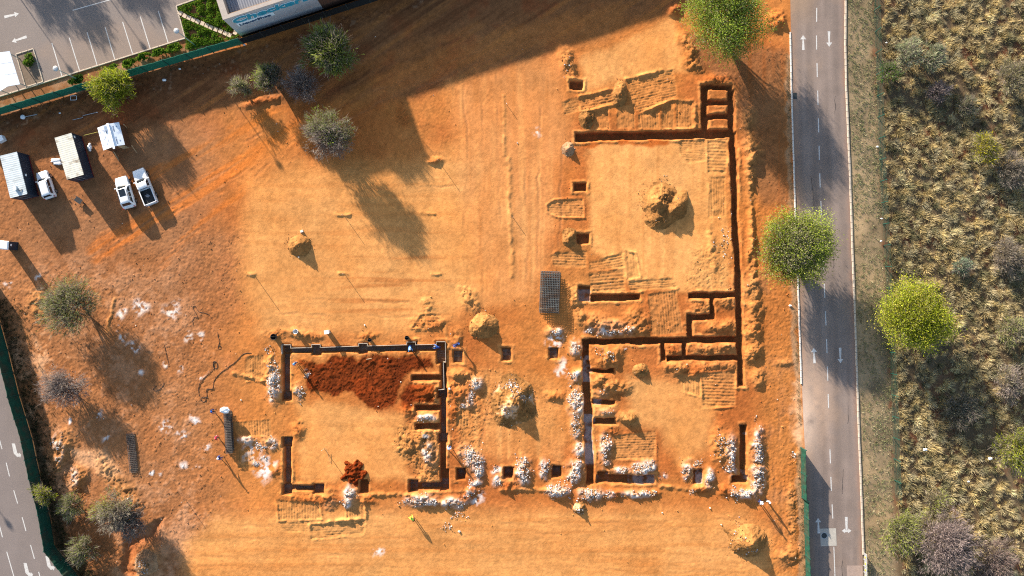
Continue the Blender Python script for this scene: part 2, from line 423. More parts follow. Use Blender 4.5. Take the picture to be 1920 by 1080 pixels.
# red bands
sl, m = pmask([(1085, 262), (1255, 258), (1256, 270), (1210, 276), (1150, 274), (1110, 280), (1088, 274)], 5); paint(m * 0.85, (0.36, 0.075, 0.010), sl)
for P in ([(555, 672), (640, 668), (806, 664), (815, 690), (770, 700), (748, 735), (735, 762), (690, 764), (655, 742), (600, 745), (576, 725)],
          [(770, 715), (828, 715), (826, 758), (778, 758), (758, 772), (745, 745)], [(790, 815), (826, 815), (826, 862), (800, 870)]):
    sl, m = pmask(P, 7, 1.7); paint(m * 0.95, c_fresh, sl); paint(m * sst(0.05, 0.5, NF[sl] + 0.6 * NM[sl]) * 0.6, c_fresh * 1.7, sl); prough(m, 1.35, sl)
sl, m = pmask([(745, 800), (790, 780), (826, 775), (828, 910), (790, 905), (755, 870), (735, 835)], 12); paint(m * 0.6, c_ochre * 0.85, sl); prough(m, 1.7, sl)
sl, m = pmask([(842, 690), (905, 690), (930, 780), (880, 860), (840, 850)], 14); paint(m * 0.45 * sst(-0.2, 0.4, NM[sl]), c_redor, sl); prough(m, 1.3, sl)
for (cx, cy, rx, ry, a) in ((1250, 400, 60, 10, 0), ):
    pass
# dark pit at the bottom left
sl, m = pmask([(235, 1010), (290, 985), (310, 975), (300, 1020), (265, 1085), (225, 1085)], 16); paint(m * 0.5, (0.26, 0.055, 0.010), sl)
Zg[sl] -= 0.5 * m
# grey gravelly strip along the left fence
sl, m = pmask([(0, 520), (40, 640), (90, 790), (150, 860), (190, 960), (250, 1060), (180, 1150), (110, 1060), (60, 850), (20, 700), (-10, 600)], 14)
paint(m * 0.6 * sst(-0.4, 0.3, NF[sl]), c_brown * 0.8, sl); paint(m * 0.5 * sst(0.05, 0.5, NM[sl]), c_dust, sl); prough(m, 1.6, sl)
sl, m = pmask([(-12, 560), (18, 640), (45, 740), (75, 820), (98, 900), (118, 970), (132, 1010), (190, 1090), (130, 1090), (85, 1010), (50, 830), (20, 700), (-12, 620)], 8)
paint(m * 0.8, (0.05, 0.035, 0.018), sl); prough(m, 1.8, sl)  # fence's shadow band deepened by painting the ground nearly black
sl, m = pmask([(60, 610), (140, 620), (150, 700), (80, 720), (55, 680)], 14); paint(m * 0.5 * sst(-0.2, 0.5, NF[sl] + NM[sl]), c_dust * 1.25, sl)
sl, m = pmask([(120, 840), (200, 840), (230, 890), (200, 900), (150, 870)], 12); paint(m * 0.55, c_dust * 1.2, sl)
# strip of dry verge by the road and dust spill
sl, m = pmask([(1472, 100), (1484, 100), (1500, 700), (1520, 1150), (1498, 1150), (1492, 840), (1480, 560)], 5); paint(m * 0.75, (0.33, 0.20, 0.11), sl)
sl, m = pmask([(1480, 720), (1512, 690), (1512, 840), (1480, 830)], 12); paint(m * 0.75 * (0.7 + NF[sl] + NM[sl]).clip(0, 1), c_dust * 1.3, sl)
# chalky spots
for (cx, cy, r) in ((227, 590, 8), (262, 578, 12), (325, 580, 12), (220, 613, 6), (233, 632, 6), (250, 650, 9), (265, 700, 6), (312, 680, 5), (350, 627, 8), (375, 632, 5), (338, 695, 7), (378, 703, 7),
                    (70, 520, 6), (12, 530, 8), (185, 775, 8), (290, 885, 8), (282, 890, 6), (365, 790, 8), (340, 815, 8), (390, 840, 6), (345, 870, 6), (366, 872, 5), (1005, 248, 9), (1060, 575, 0.1),
                    (900, 935, 12), (716, 1035, 9), (770, 660, 0.1), (1040, 640, 12), (1050, 690, 10), (500, 880, 16), (470, 850, 14), (310, 800, 7), (200, 825, 7), (130, 790, 8)):
    sl, m = emask(cx, cy, r * 1.3, r * 1.3, 0, 0.9, 1.3); paint(m * 0.9 * sst(0.0, 0.3, NF[sl] + 0.7 * NF2[sl] + 0.06 * r / 10), c_chalk * 1.05, sl)

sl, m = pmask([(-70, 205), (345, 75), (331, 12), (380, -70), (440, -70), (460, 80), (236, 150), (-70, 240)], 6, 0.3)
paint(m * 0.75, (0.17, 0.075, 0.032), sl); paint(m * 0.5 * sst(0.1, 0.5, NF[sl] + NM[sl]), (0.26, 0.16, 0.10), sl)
# --- height: gentle undulation and roughness
Zg += 0.10 * NL + 0.03 * NM
Zg += (0.045 * NF + 0.05 * NF2) * rough
GR = np.random.default_rng(3).normal(size=X.shape).astype(np.float32)
Zg += GR * (0.0022 + 0.017 * rough)
Zg += 0.012 * HS * sst(900, 980, Y) + 0.012 * VS * sst(820, 900, X) * (1 - sst(560, 640, Y))

# --- bucket-tooth patches: striped, with a small ridge round them
PATCH = [([(1175, 147), (1262, 129), (1272, 182), (1200, 212), (1180, 195)], -13, 4.6), ([(1085, 182), (1150, 167), (1156, 193), (1090, 210)], -12, 5), ([(1052, 192), (1085, 180), (1090, 208), (1060, 216)], -14, 4),
    ([(1112, 206), (1142, 200), (1144, 243), (1112, 244)], 88, 4.4), ([(1157, 197), (1190, 195), (1192, 240), (1157, 242)], 88, 4.4), ([(1196, 215), (1236, 200), (1238, 242), (1196, 242)], 86, 5), ([(1240, 198), (1265, 188), (1266, 243), (1240, 243)], 90, 4.2), ([(1267, 188), (1298, 192), (1300, 240), (1267, 243)], 90, 5),
    ([(1272, 262), (1325, 260), (1325, 302), (1290, 306), (1276, 290)], 3, 4.4), ([(1326, 260), (1366, 258), (1363, 326), (1326, 326)], 2, 6), ([(1330, 332), (1361, 330), (1361, 406), (1328, 408)], 90, 4.6),
    ([(1026, 384), (1040, 374), (1096, 372), (1096, 408), (1044, 408), (1026, 398)], 2, 4.6), ([(1032, 480), (1040, 472), (1100, 470), (1100, 502), (1040, 500)], 2, 5),
    ([(1104, 492), (1168, 472), (1171, 502), (1104, 509)], -10, 5), ([(1104, 511), (1170, 504), (1174, 548), (1110, 550)], -5, 6), ([(1172, 470), (1192, 474), (1202, 520), (1176, 524)], 84, 5), ([(1178, 526), (1258, 520), (1272, 540), (1182, 548)], -4, 4.4),
    ([(1214, 552), (1268, 543), (1283, 624), (1222, 630)], 84, 5), ([(1315, 700), (1380, 694), (1380, 762), (1318, 766)], 2, 6), ([(1265, 700), (1314, 700), (1316, 745), (1280, 735)], 90, 5), ([(1150, 816), (1230, 808), (1230, 862), (1153, 863)], -3, 4.6),
    ([(518, 938), (560, 940), (600, 938), (604, 974), (522, 976)], 89, 5), ([(648, 935), (684, 935), (685, 972), (650, 974)], 89, 4.5), ([(522, 978), (580, 976), (578, 1000), (535, 998)], 2, 4.5), ([(582, 983), (686, 972), (682, 1004), (582, 1012)], -3, 4.6),
    ([(460, 668), (496, 666), (494, 714), (458, 716)], 90, 4.6), ([(436, 792), (508, 786), (510, 818), (446, 820)], 86, 5), ([(446, 842), (476, 842), (476, 880), (446, 880)], 88, 4.8), ([(852, 705), (876, 702), (880, 800), (856, 800)], 90, 6),
    ([(788, 590), (826, 586), (826, 612), (770, 616)], 2, 6)]
for P, ang, sp in PATCH:
    xs = [p[0] for p in P]; ys = [p[1] for p in P]; sl = win(min(xs) - 12, max(xs) + 12, min(ys) - 12, max(ys) + 12)
    wob = 0.18
    d = poly_sd(X[sl] + (WX[sl] - X[sl]) * wob, Y[sl] + (WY[sl] - Y[sl]) * wob, P); a = math.radians(ang)
    m = 1 - sst(-3, 1, d)
    v = -X[sl] * math.sin(a) + Y[sl] * math.cos(a) + 1.2 * NF[sl]
    u = X[sl] * math.cos(a) + Y[sl] * math.sin(a)
    st = np.sin(v * 2 * math.pi / sp) * (0.75 + 1.2 * vnoise(u, v, 30, 5, 3))
    Zg[sl] += m * (0.036 * st + 0.05 * NF[sl] + 0.03 * NF2[sl] - 0.05) + 0.095 * np.exp(-(d / 2.0) ** 2) * (0.35 + 1.6 * NM[sl] + 0.9 * NF[sl]).clip(0, 1.6)
    paint(m * 0.5, c_ochre * 0.92, sl)
# raised windrows
for P, w, h in (([(953, 295), (956, 400), (962, 518)], 4, 0.13), ([(944, 180), (946, 290)], 3, 0.10), ([(630, 402), (655, 403)], 3, 0.16), ([(790, 400), (814, 401)], 3, 0.12), ([(460, 515), (478, 515)], 3.5, 0.2), ([(636, 513), (650, 514)], 3, 0.15), ([(810, 514), (825, 514)], 3, 0.12),
                ([(1175, 147), (1240, 132)], 3, 0.22), ([(1090, 180), (1150, 166)], 3, 0.2), ([(1090, 211), (1155, 196)], 3, 0.22), ([(1205, 212), (1240, 195), (1262, 187), (1298, 190)], 3, 0.25), ([(1304, 195), (1304, 240)], 4, 0.3),
                ([(1330, 420), (1340, 500)], 6, 0.2), ([(545, 700), (520, 690)], 2, 0.05), ([(1404, 250), (1408, 400), (1412, 560)], 5, 0.35), ([(1108, 556), (1196, 566)], 3, 0.05), ([(440, 700), (500, 715), (503, 690), (510, 665)], 4, 0.25), ([(655, 935), (655, 972)], 2.5, 0.15), ([(685, 935), (686, 972), (600, 980)], 3, 0.2), ([(840, 942), (780, 928), (700, 926)], 4, 0.25),
                ([(940, 918), (1030, 918), (1060, 920)], 4, 0.22), ([(1240, 912), (1300, 915), (1345, 912)], 4, 0.18), ([(215, 560), (200, 620)], 3, 0.15), ([(800, 590), (830, 600), (842, 650)], 4, 0.15), ([(780, 620), (830, 605)], 4, 0.12)):
    xs = [p[0] for p in P]; ys = [p[1] for p in P]; sl = win(min(xs) - 30, max(xs) + 30, min(ys) - 30, max(ys) + 30)
    d = line_d(X[sl] + 0.4 * (WX[sl] - X[sl]), Y[sl] + 0.4 * (WY[sl] - Y[sl]), P)
    Zg[sl] += h * np.exp(-(d / w) ** 2) * (0.65 + 0.9 * NF[sl]).clip(0.1, 1.5); paint(0.5 * np.exp(-(d / w) ** 2), c_ochre * 0.95, sl)

# wheel ruts
RUT = [[(905, 140), (900, 300), (905, 560)], [(930, 130), (932, 250), (938, 420), (935, 600)], [(918, 600), (915, 720), (905, 860)], [(985, 300), (988, 420), (985, 520)], [(1012, 200), (1010, 400), (1005, 500)], [(1056, 280), (1050, 420), (1045, 520)], [(868, 150), (875, 330), (870, 520)],
       [(420, 985), (700, 988), (1000, 984), (1380, 975)], [(400, 1008), (720, 1012), (1050, 1003), (1360, 990)], [(380, 1045), (720, 1042), (1100, 1046), (1400, 1060)], [(380, 1065), (720, 1064), (1100, 1068), (1400, 1078)], [(480, 330), (560, 260), (690, 180), (830, 120), (1000, 70)], [(500, 345), (585, 275), (710, 195), (850, 135), (1010, 85)],
       [(190, 440), (320, 375), (450, 300)], [(205, 460), (335, 395), (465, 315)], [(300, 330), (420, 280), (520, 235)], [(1450, 300), (1452, 450), (1462, 640)], [(1436, 300), (1436, 450), (1444, 640)], [(1472, 300), (1470, 420), (1478, 560)], [(1455, 760), (1462, 900), (1468, 1000), (1440, 1050)], [(1440, 760), (1448, 880), (1452, 960)],
       [(480, 560), (600, 566), (760, 560)], [(470, 590), (620, 596), (780, 588)], [(640, 350), (760, 352), (860, 345)], [(560, 700), (600, 780), (700, 830)], [(330, 640), (345, 760), (330, 900), (350, 1000)], [(160, 640), (230, 720), (260, 800), (250, 900)]]
for P in RUT:
    xs = [p[0] for p in P]; ys = [p[1] for p in P]; sl = win(min(xs) - 20, max(xs) + 20, min(ys) - 20, max(ys) + 20)
    d = line_d(X[sl] + 0.5 * (WX[sl] - X[sl]) + 10 * NL[sl], Y[sl] + 0.5 * (WY[sl] - Y[sl]) + 10 * NL[sl], P); k = np.exp(-(d / 2.3) ** 2) * (0.3 + 1.8 * NM[sl] + 0.6 * NF[sl]).clip(0, 1.2); k2 = np.exp(-((d - 4.5) / 2.2) ** 2) * (0.5 + NM[sl]).clip(0, 1)
    am = 0.4 if min(ys) > 900 else 0.8
    Zg[sl] += am * (-0.035 * k + 0.018 * k2); paint(k * 0.45 * am, c_brown * 1.2, sl)
# spoil banks and bumps: x, y, rx, ry, angle, height, tint (o ochre, r red, c chalk)
BANK = [(1410, 285, 18, 30, 0, 0.7, 'o'), (1405, 225, 14, 22, 0, 0.5, 'o'), (1408, 330, 10, 30, 0, 0.4, 'o'), (1406, 470, 8, 60, 2, 0.35, 'o'), (1415, 580, 16, 26, 0, 0.7, 'o'), (1413, 620, 16, 20, 0, 0.7, 'o'), (1412, 660, 17, 22, 0, 0.75, 'o'), (1420, 710, 14, 18, 0, 0.45, 'o'), (1410, 540, 14, 18, 0, 0.5, 'o'),
    (1360, 565, 18, 14, 0, 0.35, 'o'), (1355, 612, 34, 13, -5, 0.6, 'o'), (1330, 575, 12, 12, 0, 0.2, 'o'), (1313, 575, 18, 12, 0, 0.25, 'o'), (1262, 656, 14, 9, 0, 0.35, 'r'), (1334, 655, 46, 9, 0, 0.4, 'o'), (1365, 652, 15, 8, 0, 0.5, 'o'),
    (1265, 690, 22, 12, 0, 0.6, 'o'), (1300, 695, 22, 11, 0, 0.45, 'r'), (1350, 685, 32, 8, 0, 0.35, 'o'), (1140, 668, 26, 18, -20, 0.75, 'o'), (1122, 712, 14, 10, 0, 0.4, 'o'), (1140, 722, 26, 16, 10, 0.7, 'o'), (1128, 738, 14, 9, 0, 0.4, 'c'), (1135, 772, 20, 9, 0, 0.45, 'c'), (1178, 783, 17, 12, 0, 0.5, 'o'), (1172, 728, 14, 12, 0, 0.4, 'o'),
    (1145, 805, 20, 8, 0, 0.3, 'r'), (1135, 845, 14, 34, 0, 0.6, 'c'), (1165, 882, 18, 8, 0, 0.4, 'c'), (1195, 878, 14, 12, 0, 0.5, 'c'), (1215, 872, 14, 14, 0, 0.5, 'c'), (1080, 655, 12, 18, 0, 0.4, 'c'), (1082, 705, 13, 14, 0, 0.5, 'c'), (1080, 755, 15, 30, 0, 0.6, 'c'), (1080, 805, 12, 18, 0, 0.4, 'c'), (1084, 840, 11, 12, 0, 0.4, 'c'), (1078, 882, 17, 24, 0, 0.7, 'c'),
    (1048, 918, 24, 15, 0, 0.6, 'c'), (1108, 926, 26, 14, 0, 0.6, 'c'), (1150, 925, 16, 10, 0, 0.35, 'r'), (1195, 924, 30, 9, 0, 0.35, 'c'), (1228, 925, 10, 8, 0, 0.4, 'r'), (1292, 880, 16, 18, 0, 0.55, 'c'), (1330, 898, 11, 20, 0, 0.5, 'c'), (1315, 918, 18, 8, 0, 0.35, 'r'), (1352, 835, 18, 34, 0, 0.7, 'o'), (1370, 850, 12, 34, 0, 0.7, 'c'), (1420, 840, 14, 40, 0, 0.7, 'c'), (1420, 895, 15, 36, 0, 0.7, 'c'), (1395, 924, 30, 12, 0, 0.6, 'c'), (1360, 922, 14, 12, 0, 0.4, 'r'),
    (880, 855, 18, 26, -30, 0.5, 'c'), (895, 885, 14, 30, 0, 0.45, 'c'), (982, 885, 17, 28, 0, 0.7, 'c'), (1020, 880, 9, 22, 0, 0.35, 'c'), (935, 898, 14, 14, 0, 0.25, 'c'), (953, 912, 16, 14, 0, 0.35, 'r'), (795, 938, 38, 14, 0, 0.55, 'c'), (850, 940, 30, 12, -10, 0.45, 'c'), (880, 925, 24, 10, -20, 0.4, 'r'), (870, 918, 20, 7, 0, 0.3, 'o'),
    (515, 718, 14, 40, 0, 0.55, 'c'), (505, 690, 12, 18, 0, 0.4, 'o'), (560, 735, 12, 18, 0, 0.3, 'c'), (575, 685, 16, 14, 0, 0.15, 'r'), (560, 805, 12, 18, 0, 0.35, 'r'), (505, 828, 18, 16, 0, 0.3, 'c'), (520, 885, 14, 12, 0, 0.25, 'r'), (462, 826, 18, 8, 0, 0.3, 'c'), (655, 930, 16, 20, 0, 0.4, 'c'), (690, 938, 16, 10, 0, 0.35, 'r'), (620, 925, 14, 12, 0, 0.3, 'o'), (620, 945, 14, 10, 0, 0.3, 'c'), (590, 935, 60, 8, 0, 0.2, 'r'),
    (800, 735, 24, 16, 0, 0.4, 'r'), (800, 783, 22, 8, 0, 0.4, 'c'), (778, 830, 30, 26, 20, 0.55, 'o'), (805, 855, 14, 24, 0, 0.55, 'c'), (805, 892, 16, 16, 0, 0.3, 'o'), (765, 770, 16, 14, 0, 0.3, 'r'), (860, 735, 22, 20, 0, 0.4, 'r'), (893, 718, 14, 14, 0, 0.5, 'c'), (880, 755, 14, 12, 0, 0.3, 'c'), (862, 700, 20, 10, 0, 0.5, 'o'), (850, 770, 10, 14, 0, 0.3, 'r'), (855, 630, 12, 16, 0, 0.3, 'o'),
    (1040, 622, 22, 9, 0, 0.4, 'c'), (1040, 742, 20, 10, 0, 0.35, 'r'), (1040, 555, 0.1, 0.1, 0, 0, 'o'), (1075, 555, 12, 26, 0, 0.4, 'o'), (1110, 600, 26, 16, 0, 0.55, 'o'), (1150, 615, 40, 14, 0, 0.65, 'c'), (1190, 600, 22, 24, 0, 0.65, 'o'), (1200, 620, 18, 12, 0, 0.5, 'o'), (1085, 590, 14, 14, 0, 0.35, 'o'),
    (560, 625, 24, 8, 0, 0.25, 'o'), (585, 628, 20, 8, 0, 0.3, 'r'), (520, 625, 22, 10, 0, 0.2, 'r'), (690, 630, 24, 6, 0, 0.2, 'r'), (805, 605, 36, 14, 0, 0.2, 'r'), (800, 572, 12, 16, 0, 0.2, 'o'), (880, 560, 16, 30, -30, 0.3, 'o'),
    (1064, 120, 14, 34, -15, 0.45, 'o'), (1290, 90, 12, 30, -25, 0.6, 'o'), (1300, 120, 20, 14, 30, 0.5, 'o'), (1265, 18, 14, 12, 0, 0.5, 'r'), (1460, 40, 26, 18, -20, 0.6, 'r'), (1345, 150, 30, 12, 0, 0.3, 'r'), (757, 220, 14, 26, -25, 0.35, 'r'), (815, 302, 14, 7, 0, 0.35, 'r'), (495, 190, 38, 8, -12, 0.35, 'r'),
    (115, 845, 22, 40, 20, 0.6, 'o'), (148, 895, 16, 24, 20, 0.5, 'o'), (275, 1050, 28, 36, 30, 0.5, 'o'), (70, 570, 22, 34, 0, 0.4, 'o'), (200, 880, 16, 40, -30, 0.3, 'o'), (240, 930, 18, 36, -30, 0.5, 'o'), (1485, 960, 10, 60, 0, 0.15, 'o'), (1478, 1040, 26, 16, -20, 0.3, 'o'), (1470, 680, 20, 6, 0, 0.15, 'o'), (1500, 850, 8, 10, 0, 0.2, 'c')]
for cx, cy, rx, ry, ang, h, tn in BANK:
    sl, m = emask(cx, cy, rx * 1.1, ry * 1.1, ang, 0.95, 0.6)
    Zg[sl] = np.maximum(Zg[sl], Zg[sl] * (1 - 0.5 * m) + h * m * (0.8 + 0.5 * NM[sl] + 0.45 * NF[sl]))
    c = {'o': c_ochre * 0.74, 'r': np.array((0.25, 0.06, 0.012)), 'c': c_dust * 0.8}[tn]; h = h * (0.7 if tn == 'c' else 1.0)
    paint((m * 1.3).clip(0, 1) * (0.6 if tn != 'c' else 0.5) * (0.75 + 0.6 * NF[sl]).clip(0, 1), c, sl); prough(m, 1.5, sl)
    Zg[sl] += 0.10 * m * NF2[sl] + 0.08 * m * NF[sl] + 0.022 * m * GR[sl]

# --- trenches and pits: x0, y0, x1, y1 along the middle, width, depth
TR = [(1079, 257, 1377, 250, 15, 1.1), (1322, 160, 1322, 248, 11, 1.0), (1316, 164, 1372, 164, 10, 0.9), (1322, 193, 1372, 193, 10, 0.9), (1322, 219, 1372, 219, 10, 0.9), (1371, 168, 1372, 250, 11, 1.0),
      (1374, 247, 1380, 430, 12, 1.1), (1380, 425, 1386, 560, 12, 1.1), (1386, 555, 1389, 724, 11, 1.1), (1070, 160, 1094, 160, 14, 0.8), (1076, 351, 1100, 351, 14, 0.8), (1081, 448, 1104, 448, 18, 0.8), (1085, 550, 1107, 550, 28, 0.9),
      (1108, 558, 1199, 557, 12, 0.9), (1293, 555, 1384, 553, 10, 0.9), (1335, 555, 1335, 596, 9, 0.9), (1289, 595, 1339, 594, 10, 0.9), (1293, 592, 1294, 640, 10, 0.9), (1092, 641, 1386, 637, 11, 1.1), (1243, 640, 1244, 676, 8, 0.9), (1283, 640, 1284, 672, 8, 0.9), (1250, 672, 1386, 671, 9, 0.9),
      (1099, 636, 1101, 760, 13, 1.1), (1101, 755, 1107, 908, 14, 1.1), (1106, 696, 1150, 695, 8, 0.8), (1110, 754, 1152, 754, 8, 0.8), (1113, 790, 1155, 789, 10, 0.8), (1118, 899, 1227, 898, 15, 0.9), (1120, 895, 1140, 895, 20, 0.9), (1035, 884, 1052, 884, 21, 0.9), (1301, 894, 1317, 894, 25, 0.8),
      (1394, 797, 1394, 903, 11, 1.0), (1372, 897, 1402, 897, 14, 1.0),
      (850, 668, 869, 668, 22, 0.45), (941, 664, 959, 664, 23, 0.5), (1029, 663, 1046, 663, 22, 0.5), (856, 888, 873, 888, 21, 1.0), (945, 886, 962, 886, 21, 1.0),
      (530, 657, 835, 652, 10, 0.6), (529, 655, 546, 655, 18, 0.6), (584, 656, 602, 656, 19, 0.6), (672, 653, 690, 653, 20, 0.6), (763, 651, 781, 651, 20, 0.6), (826, 640, 827, 682, 17, 0.6),
      (536, 646, 536, 748, 12, 0.9), (529, 743, 546, 743, 16, 0.9), (831, 676, 831, 920, 10, 0.9), (772, 709, 828, 708, 9, 0.8), (779, 765, 828, 764, 9, 0.8), (779, 800, 828, 799, 10, 0.8), (821, 737, 838, 737, 17, 0.9), (822, 822, 839, 822, 17, 0.9), (834, 880, 834, 919, 16, 0.9), (780, 912, 840, 911, 13, 0.9), (767, 911, 784, 911, 22, 0.9),
      (529, 829, 547, 829, 18, 0.8), (539, 835, 539, 926, 12, 0.8), (530, 918, 547, 918, 20, 0.8), (545, 916, 605, 916, 9, 0.8), (588, 917, 607, 917, 18, 0.8), (674, 914, 691, 914, 22, 0.9), (676, 904, 689, 904, 8, 0.9)]
DEP = np.zeros_like(X); LIP = np.zeros_like(X); NEAR = np.full_like(X, 99.0)
for x0, y0, x1, y1, w, dp in TR:
    sl = win(min(x0, x1) - 26, max(x0, x1) + 26, min(y0, y1) - 26, max(y0, y1) + 26)
    L = math.hypot(x1 - x0, y1 - y0); ux, uy = (x1 - x0) / L, (y1 - y0) / L; cx, cy = (x0 + x1) / 2, (y0 + y1) / 2
    ww = 0.16 if (515 < cx < 845 and 640 < cy < 930) else 0.34
    x = X[sl] + ww * (WX[sl] - X[sl]) - cx; y = Y[sl] + ww * (WY[sl] - Y[sl]) - cy
    d = np.maximum(np.abs(x * ux + y * uy) - L / 2, np.abs(-x * uy + y * ux) - w / 2 - 1.6 * NM[sl] * ww / 0.34)
    DEP[sl] = np.maximum(DEP[sl], dp * (1 - sst(-1.4, 0.9, d)))
    NEAR[sl] = np.minimum(NEAR[sl], d)
LIP = 0.10 * np.exp(-((NEAR - 4.0) / 2.4) ** 2) * (0.45 + 1.2 * NM + 0.9 * NF).clip(0, 1.6)
flat_form = 1 - 0.9 * ((X > 520) & (X < 845) & (Y > 640) & (Y < 700))
Zg += LIP * flat_form
k = np.exp(-((NEAR - 4) / 3.0) ** 2); paint(k * (0.25 + 0.5 * NM + 0.4 * NF).clip(0, 0.6), c_compact * 1.02)
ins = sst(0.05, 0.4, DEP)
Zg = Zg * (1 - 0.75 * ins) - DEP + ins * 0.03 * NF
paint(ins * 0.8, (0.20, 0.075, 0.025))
# chalk lying in some trench bottoms
for x0, x1, y0, y1, a in ((1092, 1114, 655, 715, 0.7), (1096, 1116, 780, 880, 0.7), (1180, 1228, 890, 906, 0.5), (1308, 1318, 885, 906, 0.8), (1120, 1140, 890, 908, 0.5), (1388, 1402, 796, 815, 0.7), (1115, 1128, 748, 760, 0.6), (1085, 1107, 545, 565, 0.4), (1390, 1403, 885, 900, 0.5)):
    sl = win(x0, x1, y0, y1); paint(ins[sl] * a * sst(-0.4, 0.3, NM[sl] + NF[sl]), c_chalk * 0.72, sl)
# flatten towards the roads, the fences and the shop
road_edge = np.interp(Y[:, :1], [-70, 80, 200, 330, 500, 640, 760, 880, 1150], [1480, 1483, 1486, 1490, 1496, 1501, 1505, 1511, 1524])
fl = sst(road_edge - 16, road_edge - 4, X)
Zg = Zg * (1 - fl) - 0.03 * fl
fence_tl = 215 - 0.2935 * X
fl = 1 - sst(fence_tl - 6, fence_tl + 14, Y)
Zg = Zg * (1 - fl * (X < 640)) - 0.06 * fl * (X < 640)
lf_y = [500, 605, 655, 740, 822, 891, 957, 1023, 1074, 1150]; lf_x = [-30, 0, 14, 35, 60, 74, 91, 102, 142, 200]
lfx = np.interp(Y[:, :1], lf_y, lf_x)
fl = (1 - sst(lfx - 2, lfx + 12, X)) * (Y > 560)
Zg = Zg * (1 - fl) - 0.06 * fl
# roughened colour
GR2 = np.random.default_rng(4).normal(size=X.shape).astype(np.float32)
Cg *= (1 + 0.20 * NF + 0.20 * NM + 0.14 * NF2 + (0.035 + 0.05 * rough.clip(0, 1.5)) * GR2).clip(0.4, 1.7)[..., None]
Cg *= (1 + np.stack([0.0 * NM, 0.10 * fbm(X, Y, 70, octv=3, seed=6), 0.22 * fbm(X, Y, 70, octv=3, seed=6)], -1))
Cg = Cg.clip(0.004, 0.85)

def gz(px, py):
    i = int(round((px + 70) / STEP)); j = int(round((py + 70) / STEP))
    if i < 0 or j < 0 or i >= len(gx) or j >= len(gy): return 0.0
    return float(Zg[j, i])
def gz_arr(px, py):
    i = np.clip(np.round((px + 70) / STEP).astype(int), 0, len(gx) - 1); j = np.clip(np.round((py + 70) / STEP).astype(int), 0, len(gy) - 1)
    return Zg[j, i]
def grid_faces(ny, nx):
    i = np.arange(ny * nx, dtype=np.int32).reshape(ny, nx)
    return np.stack([i[1:, :-1], i[1:, 1:], i[:-1, 1:], i[:-1, :-1]], -1).reshape(-1, 4)
V = np.stack([(X - 960) / S, (540 - Y) / S, Zg], -1).reshape(-1, 3)
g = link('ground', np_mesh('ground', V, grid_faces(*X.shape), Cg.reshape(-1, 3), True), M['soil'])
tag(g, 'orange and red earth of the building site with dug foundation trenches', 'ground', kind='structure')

# veld ground east of the road and under the road
vx = np.arange(1512 - STEP * 0.9, 2012, 4.4, dtype=np.float32); vx[0] = gx[-1]; vy = np.linspace(gy[0], gy[-1], 280, dtype=np.float32)
VX, VY = np.meshgrid(vx, vy)
n1 = fbm(VX, VY, 30, octv=4, seed=1); n2 = fbm(VX, VY, 90, octv=3, seed=4)
vc = np.zeros(VX.shape + (3,), np.float32); vc[:] = (0.11, 0.075, 0.043)
t = sst(0.1, 0.5, n1)[..., None]; vc = vc * (1 - t) + np.array((0.14, 0.055, 0.028)) * t
t = sst(0.0, 0.5, n2)[..., None]; vc = vc * (1 - 0.5 * t) + 0.5 * np.array((0.16, 0.12, 0.07)) * t
fen = np.interp(VY, [-70, 0, 330, 560, 750, 900, 1150], [1636, 1638, 1650, 1663, 1672, 1677, 1690])
t = (1 - sst(fen - 10, fen + 4, VX + 8 * n1))[..., None]; vc = vc * (1 - t) + (np.array((0.20, 0.145, 0.085)) * (1 + 0.5 * n1[..., None]) + np.array((0.08, 0.05, 0.025)) * sst(0.1, 0.5, n2)[..., None]) * t
vz = 0.12 * n2 * sst(1630, 1680, VX) + 0.03 * n1 * sst(1600, 1620, VX) - 0.03
vz[:, 0] = -0.03
V = np.stack([(VX - 960) / S, (540 - VY) / S, vz], -1).reshape(-1, 3)
o = link('veld_ground', np_mesh('veld_ground', V, grid_faces(*VX.shape), vc.reshape(-1, 3), True), M['soil'])
tag(o, 'dark earth under the dry grassland beside the road', 'ground', kind='structure')
def vz_at(px, py):
    i = min(max(int(round((px - vx[0]) / 4.4)), 0), len(vx) - 1); j = min(max(int(round((py - vy[0]) / (vy[1] - vy[0]))), 0), len(vy) - 1)
    return float(vz[j, i])
# the land beyond
bx = [-500, (gx[0] - 960) / S, (vx[-1] - 960) / S, 500]; by = [500, (540 - gy[0]) / S, (540 - gy[-1]) / S, -500]
pv = [(x, y, -0.06) for y in by for x in bx]; pf = [(r * 4 + c, (r + 1) * 4 + c, (r + 1) * 4 + c + 1, r * 4 + c + 1) for r in range(3) for c in range(3) if (r, c) != (1, 1)]
o = link('terrain', np_mesh('terrain', pv, pf, np.tile(np.array((0.2, 0.11, 0.05)), (16, 1))), M['soil'])
tag(o, 'dry land reaching away round the building site', 'ground', kind='structure')
# ------------------------------------------------------------------ roads, parking lot, kerbs, markings
RY = np.array([-70, 80, 200, 330, 500, 640, 760, 880, 1080, 1150.]); RL = np.array([1481, 1483, 1486, 1490, 1496, 1501, 1505, 1511, 1520, 1524.])
RY2 = np.array([-70, 0, 120, 330, 480, 640, 800, 920, 1060, 1150.]); RR = np.array([1584, 1584, 1583, 1592, 1597, 1603, 1608, 1613, 1618, 1622.])
RCY = np.array([-70, 20, 80, 180, 340, 395, 545, 600, 650, 760, 910, 970, 1050, 1150.]); RCX = np.array([1531, 1531, 1530.5, 1533, 1537, 1539.5, 1545.5, 1548, 1550, 1553, 1558, 1561, 1564, 1568.])
def rl(y): return float(np.interp(y, RY, RL))
def rr(y): return float(np.interp(y, RY2, RR))
def rc(y): return float(np.interp(y, RCY, RCX))
ys = np.linspace(-70, 1150, 480); ts = np.linspace(0, 1, 46)
